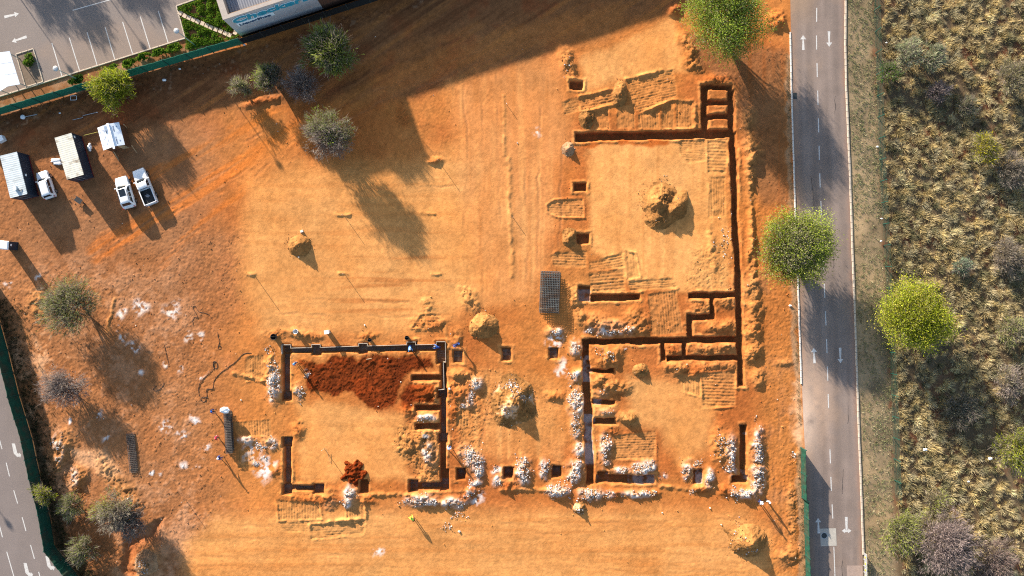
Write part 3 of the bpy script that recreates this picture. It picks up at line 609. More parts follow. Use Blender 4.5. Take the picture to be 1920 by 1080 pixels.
xl = np.interp(ys, RY, RL)[:, None]; xr = np.interp(ys, RY2, RR)[:, None]
AX = xl + (xr - xl) * ts[None, :]; AY = np.repeat(ys[:, None], len(ts), 1)
n1 = fbm(AX, AY, 18, octv=4, seed=2); n2 = fbm(AX, AY, 12, 220, octv=3, seed=5); T = np.repeat(ts[None, :], len(ys), 0)
ac = np.zeros(AX.shape + (3,)); ac[:] = (0.195, 0.148, 0.125)
ac *= (1 + 0.16 * n1 + 0.30 * n2)[..., None]; n4 = fbm(AX, AY, 60, octv=4, seed=6); mm = sst(0.1, 0.5, n4)[..., None] * 0.4; ac = ac * (1 - mm) + np.array((0.25, 0.175, 0.13)) * mm
wt = np.exp(-((T - 0.14) / 0.06) ** 2) + np.exp(-((T - 0.36) / 0.06) ** 2) + np.exp(-((T - 0.64) / 0.06) ** 2) + np.exp(-((T - 0.86) / 0.06) ** 2)
ac *= (1 - 0.13 * wt)[..., None]
def rpaint(m, c): ac[:] = ac * (1 - m[..., None]) + np.array(c) * m[..., None]
rpaint(0.55 * np.exp(-((1 - T) / 0.07) ** 2) * (0.7 + n1).clip(0, 1), (0.24, 0.12, 0.07)); rpaint(0.6 * np.exp(-(T / 0.09) ** 2) * (0.8 + n1).clip(0, 1), (0.28, 0.155, 0.09))
sp = np.exp(-((AY - 760) / 70) ** 2) * (1 - sst(0.25, 0.75, T + 0.3 * n1)); rpaint((sp * 1.0 * (0.85 + n1)).clip(0, 1), (0.38, 0.255, 0.18))
sp = np.exp(-((AY - 790) / 60) ** 2) * (1 - sst(0.0, 0.3, T + 0.2 * n1)); rpaint((sp * 0.8 * (0.8 + n1)).clip(0, 1), (0.50, 0.38, 0.30))
sp = (1 - sst(-10, 70, AY)) * (1 - sst(0.2, 0.6, T)); rpaint((sp * 0.5).clip(0, 1), (0.30, 0.19, 0.11))
rz = 0.012 + 0.05 * (1 - (2 * T - 1) ** 2)
V = np.stack([(AX - 960) / S, (540 - AY) / S, rz], -1).reshape(-1, 3)
road = link('road', np_mesh('road', V, grid_faces(*AX.shape), ac.reshape(-1, 3), True), M['asphalt'])
tag(road, 'grey two-lane asphalt road beside the dry grassland', 'road', kind='structure')
def road_z(px, py):
    a, b = rl(py), rr(py); t = (px - a) / (b - a); return 0.012 + 0.05 * (1 - (2 * t - 1) ** 2)

def flat(name, pts, parent, m=None, z=None, zf=None, lift=0.006):
    """a painted sheet: polygon in plan pixels laid on the surface"""
    mb = MB(); vs = []
    for (x, y) in pts:
        zz = (zf(x, y) if zf else (z or 0.0)) + lift
        vs.append(((x - 960) / S, (540 - y) / S, zz))
    mb.add(vs, [tuple(range(len(vs)))])
    return mb.build(name, m or M['road_paint'], parent)
def strip(p, q, w):
    L = math.hypot(q[0] - p[0], q[1] - p[1]); nx, ny = -(q[1] - p[1]) / L * w / 2, (q[0] - p[0]) / L * w / 2
    return [(p[0] + nx, p[1] + ny), (q[0] + nx, q[1] + ny), (q[0] - nx, q[1] - ny), (p[0] - nx, p[1] - ny)]
for k in range(-1, 19):
    y0 = 15 + 51.7 * k; y1 = y0 + 26.5
    if 790 < y0 < 830: continue
    flat('lane_dash', strip((rc(y0), y0), (rc(y1), y1), 1.9), road, zf=road_z)
for y in np.arange(1025, 1150, 25):
    flat('centre_line', strip((rc(y), y), (rc(y + 24.5), y + 24.5), 1.7), road, zf=road_z)
def arrow(base, tip, w=4.6, hw=10.5, hl=9, taper=1.0):
    bx, by = base; tx, ty = tip; L = math.hypot(tx - bx, ty - by); ux, uy = (tx - bx) / L, (ty - by) / L; nx, ny = -uy, ux
    def P(s, t): return (bx + ux * s + nx * t, by + uy * s + ny * t)
    return [P(0, -w / 2 * 1.15), P(L - hl, -w / 2 * taper), P(L - hl, -hw / 2), P(L, 0), P(L - hl, hw / 2), P(L - hl, w / 2 * taper), P(0, w / 2 * 1.15)]
for b, t in (((1506, 94), (1505.5, 66)), ((1554, 59), (1554.5, 88)), ((1527, 681), (1525.5, 652)), ((1575, 652), (1575.5, 681)), ((1535, 1000), (1533.5, 971))):
    flat('lane_arrow', arrow(b, t, 4.4, 11, 8, 0.55), road, zf=road_z)
flat('lane_arrow', [(1583.8, 969), (1589.3, 969), (1588.8, 993), (1590, 992.5), (1590, 990.5), (1596, 995), (1590, 999.5), (1590, 997.5), (1584, 997.5), (1584, 999.5), (1578, 995), (1584, 990.5), (1584, 992.5), (1585.2, 993)], road, zf=road_z)
flat('concrete_apron', [(1537, 991), (1567, 990), (1568.5, 1023), (1538.5, 1024)], road, M['concrete'], zf=road_z, lift=0.014)
mh = empty('manhole_cover', (*W(1545, 1004)[:2], road_z(1545, 1004) + 0.012), 0, 'round dark manhole cover in the pale concrete apron', 'manhole')
MB().lathe((0, 0, 0), [(0.46, 0), (0.46, 0.012), (0.42, 0.016), (0.40, 0.010)], 22).build('frame', M['galv'], mh)
MB().lathe((0, 0, 0), [(0.395, 0.0), (0.395, 0.012), (0.30, 0.014), (0.05, 0.014)], 22).build('lid', M['dark_steel'], mh)
flat('asphalt_patch', [(1587, 1060), (1617, 1060), (1621, 1148), (1590, 1148)], road, mat('patch', (0.30, 0.22, 0.18), 0.9, 0.1, noise=0.15, nscale=3), zf=road_z, lift=0.014)
CR = random.Random(3)
def crack(p, n, sx, sy):
    x, y = p
    for i in range(n):
        q = (x + CR.uniform(-1, 1) * sx, y + sy * CR.uniform(0.6, 1.3)); flat('crack', strip((x, y), q, CR.uniform(0.35, 0.8)), road, M['crack_and_shade_black'], zf=road_z, lift=0.005); x, y = q
crack((1581, 880), 7, 1.2, 6); crack((1580, 1050), 5, 1.4, 6); crack((1553, 1060), 5, 1.6, 7); crack((1520, 330), 8, 1.5, 7); crack((1566, 180), 6, 1.4, 7); crack((1561, 470), 6, 1.3, 6); crack((1590, 760), 6, 1.2, 6)
flat('drain_grate', [(1487, 174), (1494, 174), (1494.5, 186), (1487.5, 186)], road, M['dark_steel'], zf=road_z, lift=0.004)

def kerb_run(name, P, step, w, h, parent_label, m, ch=0.03, gap=0.06):
    """kerb stones laid one by one along a plan polyline; all share one mesh"""
    k = tag(empty(name, (*W(*P[0])[:2], 0)), parent_label, 'kerb', kind='structure')
    L = step / S
    mb = MB(); prof = [(-w / 2, -0.12), (w / 2, -0.12), (w / 2, h - ch), (w / 2 - ch, h), (-w / 2 + ch, h), (-w / 2, h - ch)]
    l2 = L * (1 - gap) / 2
    mb.loft([[(-l2, a, b) for a, b in prof], [(l2, a, b) for a, b in prof]]); me = mb.mesh('kerb_stone'); me.materials.append(m)
    for (x0, y0), (x1, y1) in zip(P[:-1], P[1:]):
        D = math.hypot(x1 - x0, y1 - y0); n = max(1, int(round(D / step))); a = math.atan2(-(y1 - y0), x1 - x0)
        for i in range(n):
            t = (i + 0.5) / n; o = bpy.data.objects.new('kerb_stone', me); COL.objects.link(o); o.parent = k
            p = W(x0 + (x1 - x0) * t, y0 + (y1 - y0) * t)
            o.location = (p[0] - k.location[0] + random.uniform(-.012, .012), p[1] - k.location[1], random.uniform(-0.012, 0.012)); o.rotation_euler = (0, 0, a + random.uniform(-.012, .012))
            o.scale = ((D / n) / step, 1, 1)
    return k
def rk(f, y0, y1, off, n=14): return [(f(y) + off, y) for y in np.linspace(y0, y1, n)]
kerb_run('kerb', rk(rr, -60, 1040, 1.5, 16), 13.2, 0.26, 0.12, 'cream kerb stones along the grassland side of the road', M['kerb'])
M['kerb_pale'] = mat('kerb_pale', (0.50, 0.46, 0.42), 0.85, 0.15, noise=0.2)
kerb_run('kerb', rk(rl, 60, 720, -1.2), 13.2, 0.20, 0.11, 'thin pale kerb stones along the building site side of the road', M['kerb_pale'])

# parking lot
A0 = np.array((347.0, 71.0)); AA = np.array((-0.9532, 0.3024)); AB = np.array((-0.262, -0.965))
ua = np.linspace(0, 470, 120); ub = np.linspace(0, 330, 90)
UA, UB = np.meshgrid(ua, ub)
def lot_mesh(UA, UB):
    PX = A0[0] + AA[0] * UA + AB[0] * UB; PY = A0[1] + AA[1] * UA + AB[1] * UB
    n1 = fbm(PX, PY, 30, octv=4, seed=3); n2 = fbm(PX, PY, 90, octv=3, seed=6)
    c = np.zeros(PX.shape + (3,)); c[:] = (0.180, 0.146, 0.130); c *= (1 + 0.10 * n1)[..., None]
    m = sst(-0.1, 0.5, n2 + 0.5 - UB / 120)[..., None] * 0.5; c = c * (1 - m) + np.array((0.235, 0.165, 0.125)) * m
    V = np.stack([(PX - 960) / S, (540 - PY) / S, np.full(PX.shape, 0.01)], -1).reshape(-1, 3)
    return V, c.reshape(-1, 3), grid_faces(*PX.shape)
V1, c1, f1 = lot_mesh(UA, UB)
UA2, UB2 = np.meshgrid(np.linspace(-60, 0, 16), np.linspace(61 + 0, 330, 60)); UB2 = UB2 + (-UA2) * 0.0
V2, c2, f2 = lot_mesh(UA2, UB2)
lot = link('parking_lot', np_mesh('parking_lot', np.vstack([V1, V2]), np.vstack([f1, f2 + len(V1)])[:, ::-1], np.vstack([c1, c2])), M['asphalt'])
tag(lot, 'dusty grey asphalt parking lot beside the shop', 'parking lot', kind='structure')
z3 = lambda p: (p[0] / 3.6, p[1] / 3.6)
for a, b in (((350, 290), (418, 512)), ((468, 255), (537, 475)), ((588, 218), (655, 437)), ((710, 183), (775, 400)), ((828, 148), (895, 362)), ((947, 112), (1013, 325)), ((1068, 73), (1135, 288))):
    flat('bay_line', strip(z3(a), z3(b), 1.7), lot, z=0.01)
flat('bay_line', strip(z3((490, 70)), z3((760, -6)), 1.7), lot, z=0.01)
flat('lane_arrow', arrow(z3((30, 115)), z3((128, 92)), 4.6, 10, 8, 0.7), lot, z=0.01)
flat('lane_arrow', arrow(z3((180, 248)), z3((80, 282)), 4.6, 10, 8, 0.7), lot, z=0.01)
kerb_run('kerb', [(-40, 193.5), (347.5, 71.8)], 13.2, 0.18, 0.10, 'cream kerb stones between the parking bays and the planting bed', M['kerb'])
kerb_run('kerb', [(347.5, 71), (331, 11.5), (375, -4)], 13.2, 0.18, 0.10, 'cream kerb stones round the corner of the planting bed by the shop', M['kerb'])
isl = [z3(p) for p in ((110, 368), (227, 331), (293, 553), (175, 588))]
kerb_run('kerb', isl + [isl[0]], 10.5, 0.16, 0.12, 'cream kerb stones round the small planted island', M['kerb'])
io = MB().prism([W(*p)[:2] for p in isl], 0.0, 0.05).build('planter_island', mat('island_soil', (0.16, 0.12, 0.09), 0.95, 0.05, noise=0.3, nscale=5), None)
tag(io, 'bare grey soil of the small planted island in the parking lot', 'planting bed', kind='structure')

# lower-left road
ey = [560, 620, 700, 745, 834, 891, 941, 1023, 1080, 1150]; ex = [-45, -15, 18, 30, 60, 74, 89, 101, 140, 198]
ys = np.linspace(600, 1150, 160); ts = np.linspace(0, 1, 60)
AX = -70 + (np.interp(ys, ey, ex)[:, None] + 70) * ts[None, :]; AY = np.repeat(ys[:, None], 60, 1)
n1 = fbm(AX, AY, 25, octv=4, seed=1); dE = np.interp(AY, ey, ex) - AX
cc = np.zeros(AX.shape + (3,)); cc[:] = (0.170, 0.138, 0.126); cc *= (1 + 0.1 * n1)[..., None]
m = (np.exp(-(dE / 9) ** 2) * 0.6)[..., None]; cc = cc * (1 - m) + np.array((0.30, 0.18, 0.11)) * m
V = np.stack([(AX - 960) / S, (540 - AY) / S, np.full(AX.shape, 0.0)], -1).reshape(-1, 3)
road2 = link('road', np_mesh('side_road', V, grid_faces(*AX.shape), cc.reshape(-1, 3)), M['asphalt'])
tag(road2, 'grey asphalt road outside the green fence with turning arrows', 'road', kind='structure')
z10 = lambda p: (p[0] / 3.177, 740 + p[1] / 3.177)
for a, b in (((-5, 260), (12, 325)), ((37, 405), (57, 487)), ((82, 570), (105, 648)), ((132, 730), (155, 812)), ((182, 895), (205, 977)), ((230, 1055), (250, 1130)), ((-5, 770), (15, 850)), ((40, 935), (85, 1090))):
    flat('lane_dash', strip(z10(a), z10(b), 1.8), road2, z=0.0)
def turn_arrow(x, y):
    pts = [(70, 290), (89, 291), (103, 346), (113, 352), (113, 345), (127, 358), (120, 377), (116, 368), (103, 372), (92, 360), (82, 350)]
    flat('lane_arrow', [(z10(p)[0] + x, z10(p)[1] + y) for p in pts], road2, z=0.0)
turn_arrow(0, 0); turn_arrow(63, 211.5); turn_arrow(22, 224)

# ------------------------------------------------------------------ fences
def panel_fence(name, P, h, plen, label, m, post_m, t=0.05, lean=0.0, hs=None):
    f = empty(name, (*W(*P[0])[:2], 0), 0, label, 'fence')
    for si, ((x0, y0), (x1, y1)) in enumerate(zip(P[:-1], P[1:])):
        D = math.hypot(x1 - x0, y1 - y0); n = max(1, int(round(D / plen)))
        for i in range(n):
            a = W(x0 + (x1 - x0) * i / n, y0 + (y1 - y0) * i / n); b = W(x0 + (x1 - x0) * (i + 1) / n, y0 + (y1 - y0) * (i + 1) / n)
            hh = (hs[si] if hs else h) + random.uniform(-0.04, 0.04)
            a2, b2 = Vector(a), Vector(b); d = (b2 - a2).normalized(); nn = Vector((-d.y, d.x, 0))
            mb = MB(); K = 9; rings = []
            g0 = 0.045
            for j in range(K):       # a sagging, slightly bellied sheet
                q = a2 + d * (g0 + ((b2 - a2).length - 2 * g0) * j / (K - 1)); w = 0.03 * math.sin(j * 2.1 + i) + lean
                tz = hh - 0.05 * math.sin(math.pi * j / (K - 1)) + random.uniform(-.012, .012)
                lo = q; hi = q + nn * w
                rings.append([(lo.x - nn.x * t / 2, lo.y - nn.y * t / 2, 0.03), (lo.x + nn.x * t / 2, lo.y + nn.y * t / 2, 0.03), (hi.x + nn.x * t / 2, hi.y + nn.y * t / 2, tz), (hi.x - nn.x * t / 2, hi.y - nn.y * t / 2, tz)])
            mb.loft(rings); mb.build('panel', m, f, world=True)
            pm = MB(); pm.box((a[0], a[1], hh / 2 + 0.03), (0.12, 0.15, hh + 0.1), math.atan2(d.y, d.x)); pm.build('post', post_m, f, world=True)
    q = W(*P[-1]); MB().box((q[0], q[1], h / 2 + 0.03), (0.09, 0.09, h + 0.1)).build('post', post_m, f, world=True)
    return f
panel_fence('boundary_fence', [(-55, 231), (0, 215), (236, 146), (400, 98), (457, 82)], 2.3, 41, 'dark green sheet fence between the parking lot and the site', M['green_fence'], M['green_steel'])
panel_fence('boundary_fence', [(457.5, 81.8), (612, 32), (820, -36), (1000, -95)], 1.9, 42, 'green sheet fence coloured black as deep shade in front of the shop', M['crack_and_shade_black'], M['dark_steel'])  # green fence continued, its deep shade put into the panel colour
panel_fence('boundary_fence', list(zip(lf_x, lf_y))[:], 2.4, 38, 'dark green sheet fence along the lower road with turning arrows', M['green_dark'], M['green_steel'])
panel_fence('boundary_fence', [(1501, 839), (1503, 932)], 1.95, 46, 'tall green hoarding panels standing at the roadside gap', M['green_dark'], M['green_steel'], lean=-0.05)
panel_fence('boundary_fence', [(1507, 934), (1508.5, 1000), (1511, 1080), (1514, 1150)], 1.75, 36, 'long sagging green hoarding beside the manhole apron', M['green_dark'], M['green_steel'])
# welded mesh fence of the veld
vf = empty('mesh_fence', (*W(1636, -70)[:2], 0), 0, 'see-through green wire mesh fence along the dry grassland', 'fence')
VF = [(1636, -60), (1638, 0), (1650, 330), (1663, 560), (1672, 750), (1677, 900), (1679, 940)]
tot = [0.0]
for a, b in zip(VF[:-1], VF[1:]): tot.append(tot[-1] + math.hypot(b[0] - a[0], b[1] - a[1]))
npan = int(tot[-1] / 40)
for i in range(npan):
    s0, s1 = tot[-1] * i / npan, tot[-1] * (i + 1) / npan
    P0 = (np.interp(s0, tot, [p[0] for p in VF]), np.interp(s0, tot, [p[1] for p in VF])); P1 = (np.interp(s1, tot, [p[0] for p in VF]), np.interp(s1, tot, [p[1] for p in VF]))
    a, b = Vector(W(*P0)), Vector(W(*P1)); mb = MB(); h = 1.75
    for j in range(22):
        q = a.lerp(b, (j + 0.5) / 22); mb.beam((q.x, q.y, 0.08), (q.x + random.uniform(-.03, .03), q.y, h), 0.012)
    for z in (0.1, 0.5, 0.9, 1.3, 1.72): mb.beam((a.x + 0.0, a.y, z), (b.x, b.y, z), 0.014)
    mb.build('mesh_panel', M['green_steel'], vf, world=True)
    MB().box((a.x, a.y, 0.95), (0.09, 0.09, 1.9)).build('post', M['green_steel'], vf, world=True)
# small side gate frame on the lower-left road
gt = empty('barrier_rail', (*W(82, 960)[:2], 0), 0, 'dark tubular barrier rail in front of the green fence by the road', 'barrier')
gp = [W(80, 960), W(83.5, 982), W(87, 1003), W(92.5, 1026)]
for p in gp: MB().tube([(p[0], p[1], 0), (p[0], p[1], 1.1)], 0.04).build('post', M['dark_steel'], gt, world=True)
for z in (0.55, 1.08): MB().tube([(p[0], p[1], z) for p in gp], 0.035).build('rail', M['dark_steel'], gt, world=True)
# guard rail on the bottom right kerb
gr = empty('guard_rail', (*W(1621, 1036)[:2], 0), 0, 'grey metal guard rail with yellow reflectors on the kerb', 'guard rail')
pts = [W(1619 + 0.04 * i * 4.4, 1036 + i * 12) for i in range(9)]
for p in pts: MB().box((p[0], p[1], 0.5), (0.09, 0.09, 1.0)).build('post', M['galv'], gr, world=True)
for z in (0.35, 0.95): MB().tube([(p[0], p[1], z) for p in pts], 0.05).build('rail', M['galv'], gr, world=True)
for a, b in zip(pts[:-1], pts[1:]):
    MB().beam(((a[0] + b[0]) / 2, a[1] - 0.12, 0.65), ((a[0] + b[0]) / 2, b[1] + 0.12, 0.65), 0.05, 0.4).build('panel', M['galv'], gr, world=True)
    MB().box(((a[0] + b[0]) / 2 - 0.06, (a[1] + b[1]) / 2, 0.65), (0.05, 0.22, 0.22)).build('reflector', M['yellow'], gr, world=True)

# ------------------------------------------------------------------ shop building
P0 = Vector(W(454, 70)); u = Vector((0.951, 0.309, 0)); n = Vector((0.309, -0.951, 0)); UP = Vector((0, 0, 1)); ang_u = math.atan2(u.y, u.x)
shop = empty('shop_building', (P0.x, P0.y, 0), 0, 'pale shop building with raised sign wall over the site', 'building')
def slab(name, u0, u1, d0, d1, z0, z1, m):
    """a block: u along the facade, d behind it"""
    mb = MB(); mb.prism([tuple((P0 + u * a - n * b).xy) for a, b in ((u0, d0), (u1, d0), (u1, d1), (u0, d1))], z0, z1); return mb.build(name, m, shop, world=True)
TW, TH, WH = 12.3, 6.96, 4.43
slab('foot_shade_band', -0.004, TW, 0.0, 0.35, -0.1, 0.6, M['crack_and_shade_black'])  # black band standing in for the shade at the wall foot
slab('sign_wall', 0, TW, 0.006, 0.35, 0.602, TH - 0.12, M['facade'])
slab('coping', -0.03, TW + 0.03, -0.04, 0.45, TH - 0.118, TH, M['cap'])
slab('side_wall', 0.0, 0.75, 0.352, 24, -0.1, TH - 0.14, M['cap'])
slab('coping', -0.03, 0.80, 0.452, 24, TH - 0.138, TH - 0.01, M['cap'])
slab('parapet_wall', TW - 0.3, TW, 0.352, 24, 4.0, TH - 0.14, M['tan_wall'])
slab('parapet_lining', 0.76, TW - 0.31, 0.354, 0.62, 4.2, TH - 0.22, M['tan_wall'])
rb = MB(); vs = []; fs = []; nrib = 64
for i in range(nrib + 1):
    a = 0.78 + (TW - 1.1) * i / nrib; z = 5.55 + (0.05 if i % 2 else 0.0)
    for b in (0.64, 23.9): vs.append(tuple(P0 + u * a - n * b + UP * (z + 0.02 * b)))
for i in range(nrib): fs.append((2 * i, 2 * i + 1, 2 * i + 3, 2 * i + 2))
rb.add(vs, fs).build('roof', M['roof_sheet'], shop, world=True)
slab('foot_shade_band', TW + 0.002, 64, 0.02, 0.35, -0.1, 0.6, M['crack_and_shade_black'])  # the painted foot shade carried on along the wing
slab('wing_wall', TW + 0.002, 64, 0.05, 0.35, 0.602, WH - 0.1, M['brick_wall'])
slab('coping', TW + 0.035, 64.03, 0.0, 0.42, WH - 0.098, WH, M['cap'])
slab('wing_end_wall', 63.7, 64.0, 0.36, 24, -0.1, WH - 0.12, M['brick_wall'])
slab('wing_roof', TW + 0.01, 63.69, 0.43, 24, WH - 0.7, WH - 0.5, M['roof_sheet'])
slab('back_wall', 0.0, 64, 24.01, 24.3, -0.1, WH - 0.2, M['brick_wall'])
def text_mesh(body, size, offset, extrude, shear):
    cu = bpy.data.curves.new('sign_text', 'FONT'); cu.body = body; cu.size = size; cu.offset = offset; cu.extrude = extrude; cu.shear = shear; cu.resolution_u = 4
    o = bpy.data.objects.new('sign_text', cu); COL.objects.link(o)
    dg = bpy.context.evaluated_depsgraph_get(); me = bpy.data.meshes.new_from_object(o.evaluated_get(dg))
    bpy.data.objects.remove(o); bpy.data.curves.remove(cu); return me
def letters(text, u0, width, z0, size, m, off, proud, shear=0.0, back=None, name='letter', ysc=1.0):
    full = text_mesh(text, size, 0, 0, shear); xs = [v.co.x for v in full.vertices]; sx = width / (max(xs) - min(xs)); x0 = min(xs)
    pos = 0.0
    for i, ch in enumerate(text):
        pre = text_mesh(text[:i + 1], size, 0, 0, shear); one = text_mesh(ch, size, 0, 0, shear)
        xe = max(v.co.x for v in pre.vertices); x1 = xe - max(v.co.x for v in one.vertices)
        for lay, (mm, oo, pp) in enumerate(((m, off, proud), back) if back else ((m, off, proud),)):
            me = text_mesh(ch, size, oo, 0.03, shear); me.materials.clear(); me.materials.append(mm)
            for v in me.vertices:
                p = P0 + u * (u0 + (v.co.x + x1 - x0) * sx) + UP * (z0 + v.co.y * ysc) + n * (pp + v.co.z)
                v.co = p - shop.location
            me.update()
            if lay == 0: lo = link(name, me, None, shop)
            else: link('letter_backing', me, None, lo)
letters('Checkers', 0.95, 10.6, 5.05, 1.95, M['teal'], 0.07, 0.14, 0.12, (M['sign_white'], 0.14, 0.07), 'letter', 1.0)
slab('sign_board', 0.95, 6.15, -0.085, 0.0, 3.75, 4.65, M['sign_white'])
letters('LiquorShop', 1.25, 4.4, 3.95, 0.72, M['sign_navy'], 0.02, 0.125, 0.0, None, 'letter', 1.0)
# ------------------------------------------------------------------ soil heaps
ZT = Zg.copy()
def zt_arr(px, py):
    i = np.clip(np.round((px + 70) / STEP).astype(int), 0, len(gx) - 1); j = np.clip(np.round((py + 70) / STEP).astype(int), 0, len(gy) - 1)
    return ZT[j, i]
def heap(cx, cy, rx, ry, ang, h, label, c=c_ochre, seed=1, pw=1.25, ridge=0.0, rg=1.0, cat='soil heap', name='soil_heap', c2=None, extra=()):
    st = 1.5; R = max(rx, ry) * 1.25 + 3
    lx = np.arange(-R, R, st); LX, LY = np.meshgrid(lx, lx); a = math.radians(ang); ca, sa = math.cos(a), math.sin(a)
    PX = cx + LX; PY = cy + LY
    nb = fbm(PX, PY, 24, octv=4, seed=seed); ns = fbm(PX, PY, 7, octv=3, seed=seed + 2)
    U = (LX * ca + LY * sa) / rx; V_ = (-LX * sa + LY * ca) / ry
    d = np.hypot(U, V_) * (1 + 0.34 * nb + 0.10 * ns)
    p = np.clip(1 - d, 0, 1) ** (1.5 / pw)
    p = p * (1 + ridge * np.sin(V_ * 5.0 + nb * 3) * np.clip(1 - d, 0, 1))
    hh = 1.22 * h * p * (1 + 0.25 * nb) + rg * 0.13 * ns * np.clip(p * 2.2, 0, 1) + rg * 0.12 * fbm(PX, PY, 3.5, octv=2, seed=seed + 3) * np.clip(p * 3, 0, 1)
    for (ex_, ey_, erx, ery, ea, eh) in extra:
        b_ = math.radians(ea); x_ = PX - ex_; y_ = PY - ey_; q = np.hypot((x_ * math.cos(b_) + y_ * math.sin(b_)) / erx, (-x_ * math.sin(b_) + y_ * math.cos(b_)) / ery) * (1 + 0.3 * nb)
        e2 = eh * np.clip(1 - q, 0, 1) ** 1.1 + 0.10 * ns * np.clip(1.2 - q, 0, 1); hh = 0.5 * (hh + e2 + np.sqrt((hh - e2) ** 2 + 0.02)) - 0.07; d = np.minimum(d, q)
    hh = hh + 0.16 * np.clip(1.15 - d, 0, 0.3) * (0.6 + ns)
    hh = hh + 0.03 * np.random.default_rng(seed + 50).normal(size=hh.shape) * np.clip(hh * 4, 0, 1)
    z = gz_arr(PX, PY) + hh - 0.06 * np.clip((d - 0.95) / 0.25, 0, 1) - 0.01
    keep = d < 1.2
    ii = np.clip(np.round((PX + 70) / STEP).astype(int), 0, len(gx) - 1); jj = np.clip(np.round((PY + 70) / STEP).astype(int), 0, len(gy) - 1); np.maximum.at(ZT, (jj[d < 1.05], ii[d < 1.05]), z[d < 1.05].astype(np.float32))
    F = grid_faces(*LX.shape); kf = keep.ravel()[F].all(1); F = F[kf]
    used = np.unique(F); rem = -np.ones(LX.size, int); rem[used] = np.arange(len(used))
    w = W(cx, cy); V = np.stack([(PX - 960) / S - w[0], (540 - PY) / S - w[1], z], -1).reshape(-1, 3)[used]
    col = 0.60 * np.asarray(c) * (1 + 0.45 * ns + 0.35 * nb + 0.10 * np.random.default_rng(seed).normal(size=ns.shape))[..., None]
    if c2 is not None:
        m = sst(0.0, 0.35, nb + 0.4 * ns)[..., None]; col = col * (1 - m) + np.asarray(c2) * m
    o = link(name, np_mesh(name, V, rem[F], col.reshape(-1, 3)[used].clip(0.004, 0.8), True), M['soil'])
    o.location = (w[0], w[1], 0)
    return tag(o, label, cat)
HEAPS = [
 (1236, 378, 34, 40, 20, 1.35, 'large ridged ochre soil heap in the middle of the upper excavated pad', c_ochre * 1.05, 1, 1.3, 0.28, 1.1, None),
 (562, 460, 24, 22, 0, 1.0, 'small lone soil heap on the open compacted ground', c_ochre, 2, 1.5, 0, 0.8, None),
 (905, 610, 27, 26, -20, 1.25, 'pale yellowish soil heap beside the formwork corner', c_ochre * 1.15, 3, 1.4, 0.1, 0.9, None),
 (962, 752, 42, 46, 0, 1.6, 'mixed orange soil and white rock heap between the two blocks', c_ochre, 4, 1.15, 0.15, 1.3, c_dust * 1.2),
 (1402, 1012, 37, 34, 0, 1.45, 'round conical soil heap near the green hoarding', c_ochre * 1.1, 5, 1.35, 0, 0.8, None),
 (1163, 174, 14, 26, 5, 0.85, 'elongated soil ridge between scraped patches at the top pad', c_ochre, 6, 1.5, 0, 0.8, None),
 (1100, 222, 15, 19, 0, 0.8, 'small dark-centred soil heap at the end of the long upper trench', c_ochre * 0.9, 7, 1.2, 0, 1.0, None),
 (1066, 279, 12, 14, 0, 0.55, 'small stony soil heap outside the upper trench corner', c_dust, 8, 1.3, 0, 0.9, None),
 (1068, 446, 14, 17, 0, 0.7, 'small soil heap beside the square pit below the round scrape', c_ochre, 9, 1.3, 0, 1.0, None),
 (1200, 694, 16, 14, 0, 0.7, 'small round soil heap inside the lower right block', c_ochre, 10, 1.4, 0, 0.8, None),
 (1178, 784, 18, 13, 0, 0.55, 'low soil heap beside the short trench stubs', c_ochre, 11, 1.3, 0, 0.8, None),
 (1086, 952, 13, 12, 0, 0.5, 'tiny stony soil heap below the white rubble line', c_ochre, 12, 1.3, 0, 0.8, c_dust),
 (275, 1058, 22, 24, 20, 0.9, 'pale stony earth heap beside the dark pit', c_dust * 0.95, 14, 1.3, 0.1, 1.2, None),
]
for cx, cy, rx, ry, ang, h, lab, c, sd, pw, rdg, rg, c2 in HEAPS:
    heap(cx, cy, rx, ry, ang, h, lab, c * 0.98, sd, pw, rdg, rg, c2=c2, extra=((1263, 392, 48, 22, -40, 1.4), (1232, 408, 26, 26, 0, 0.8)) if sd == 1 else ((975, 735, 26, 18, -20, 1.3), (945, 775, 22, 22, 0, 0.9)) if sd == 4 else ())
# fresh dark red lump: a splayed load
def red_load():
    cx, cy, R = 664, 886, 27; st = 1.2; lx = np.arange(-R, R, st); LX, LY = np.meshgrid(lx, lx)
    th = np.arctan2(LY, LX); lob = 0.80 + 0.14 * np.sin(th * 5 + 0.6) + 0.09 * np.sin(th * 9 + 2)
    ns = fbm(LX + 500, LY + 500, 5, octv=3, seed=2); nb = fbm(LX + 500, LY + 500, 14, octv=3, seed=3)
    d = np.hypot(LX, LY) / (R * lob) * (1 + 0.2 * nb)
    p = np.clip(1 - d, 0, 1) ** 0.55; z = gz_arr(cx + LX, cy + LY) + 0.42 * p + 0.30 * ns * np.clip(p * 2, 0, 1) - 0.03
    F = grid_faces(*LX.shape); F = F[(d < 1.0).ravel()[F].all(1)]; used = np.unique(F); rem = -np.ones(LX.size, int); rem[used] = np.arange(len(used))
    w = W(cx, cy); V = np.stack([LX / S, -LY / S, z], -1).reshape(-1, 3)[used]; col = (c_fresh * 1.15 * (1 + 0.5 * ns)[..., None]).reshape(-1, 3)[used].clip(.003, .6)
    o = link('soil_heap', np_mesh('soil_heap', V, rem[F], col, True), M['soil']); o.location = (w[0], w[1], 0)
    tag(o, 'dark red star-shaped load of fresh soil beside a round pit', 'soil heap')
red_load()

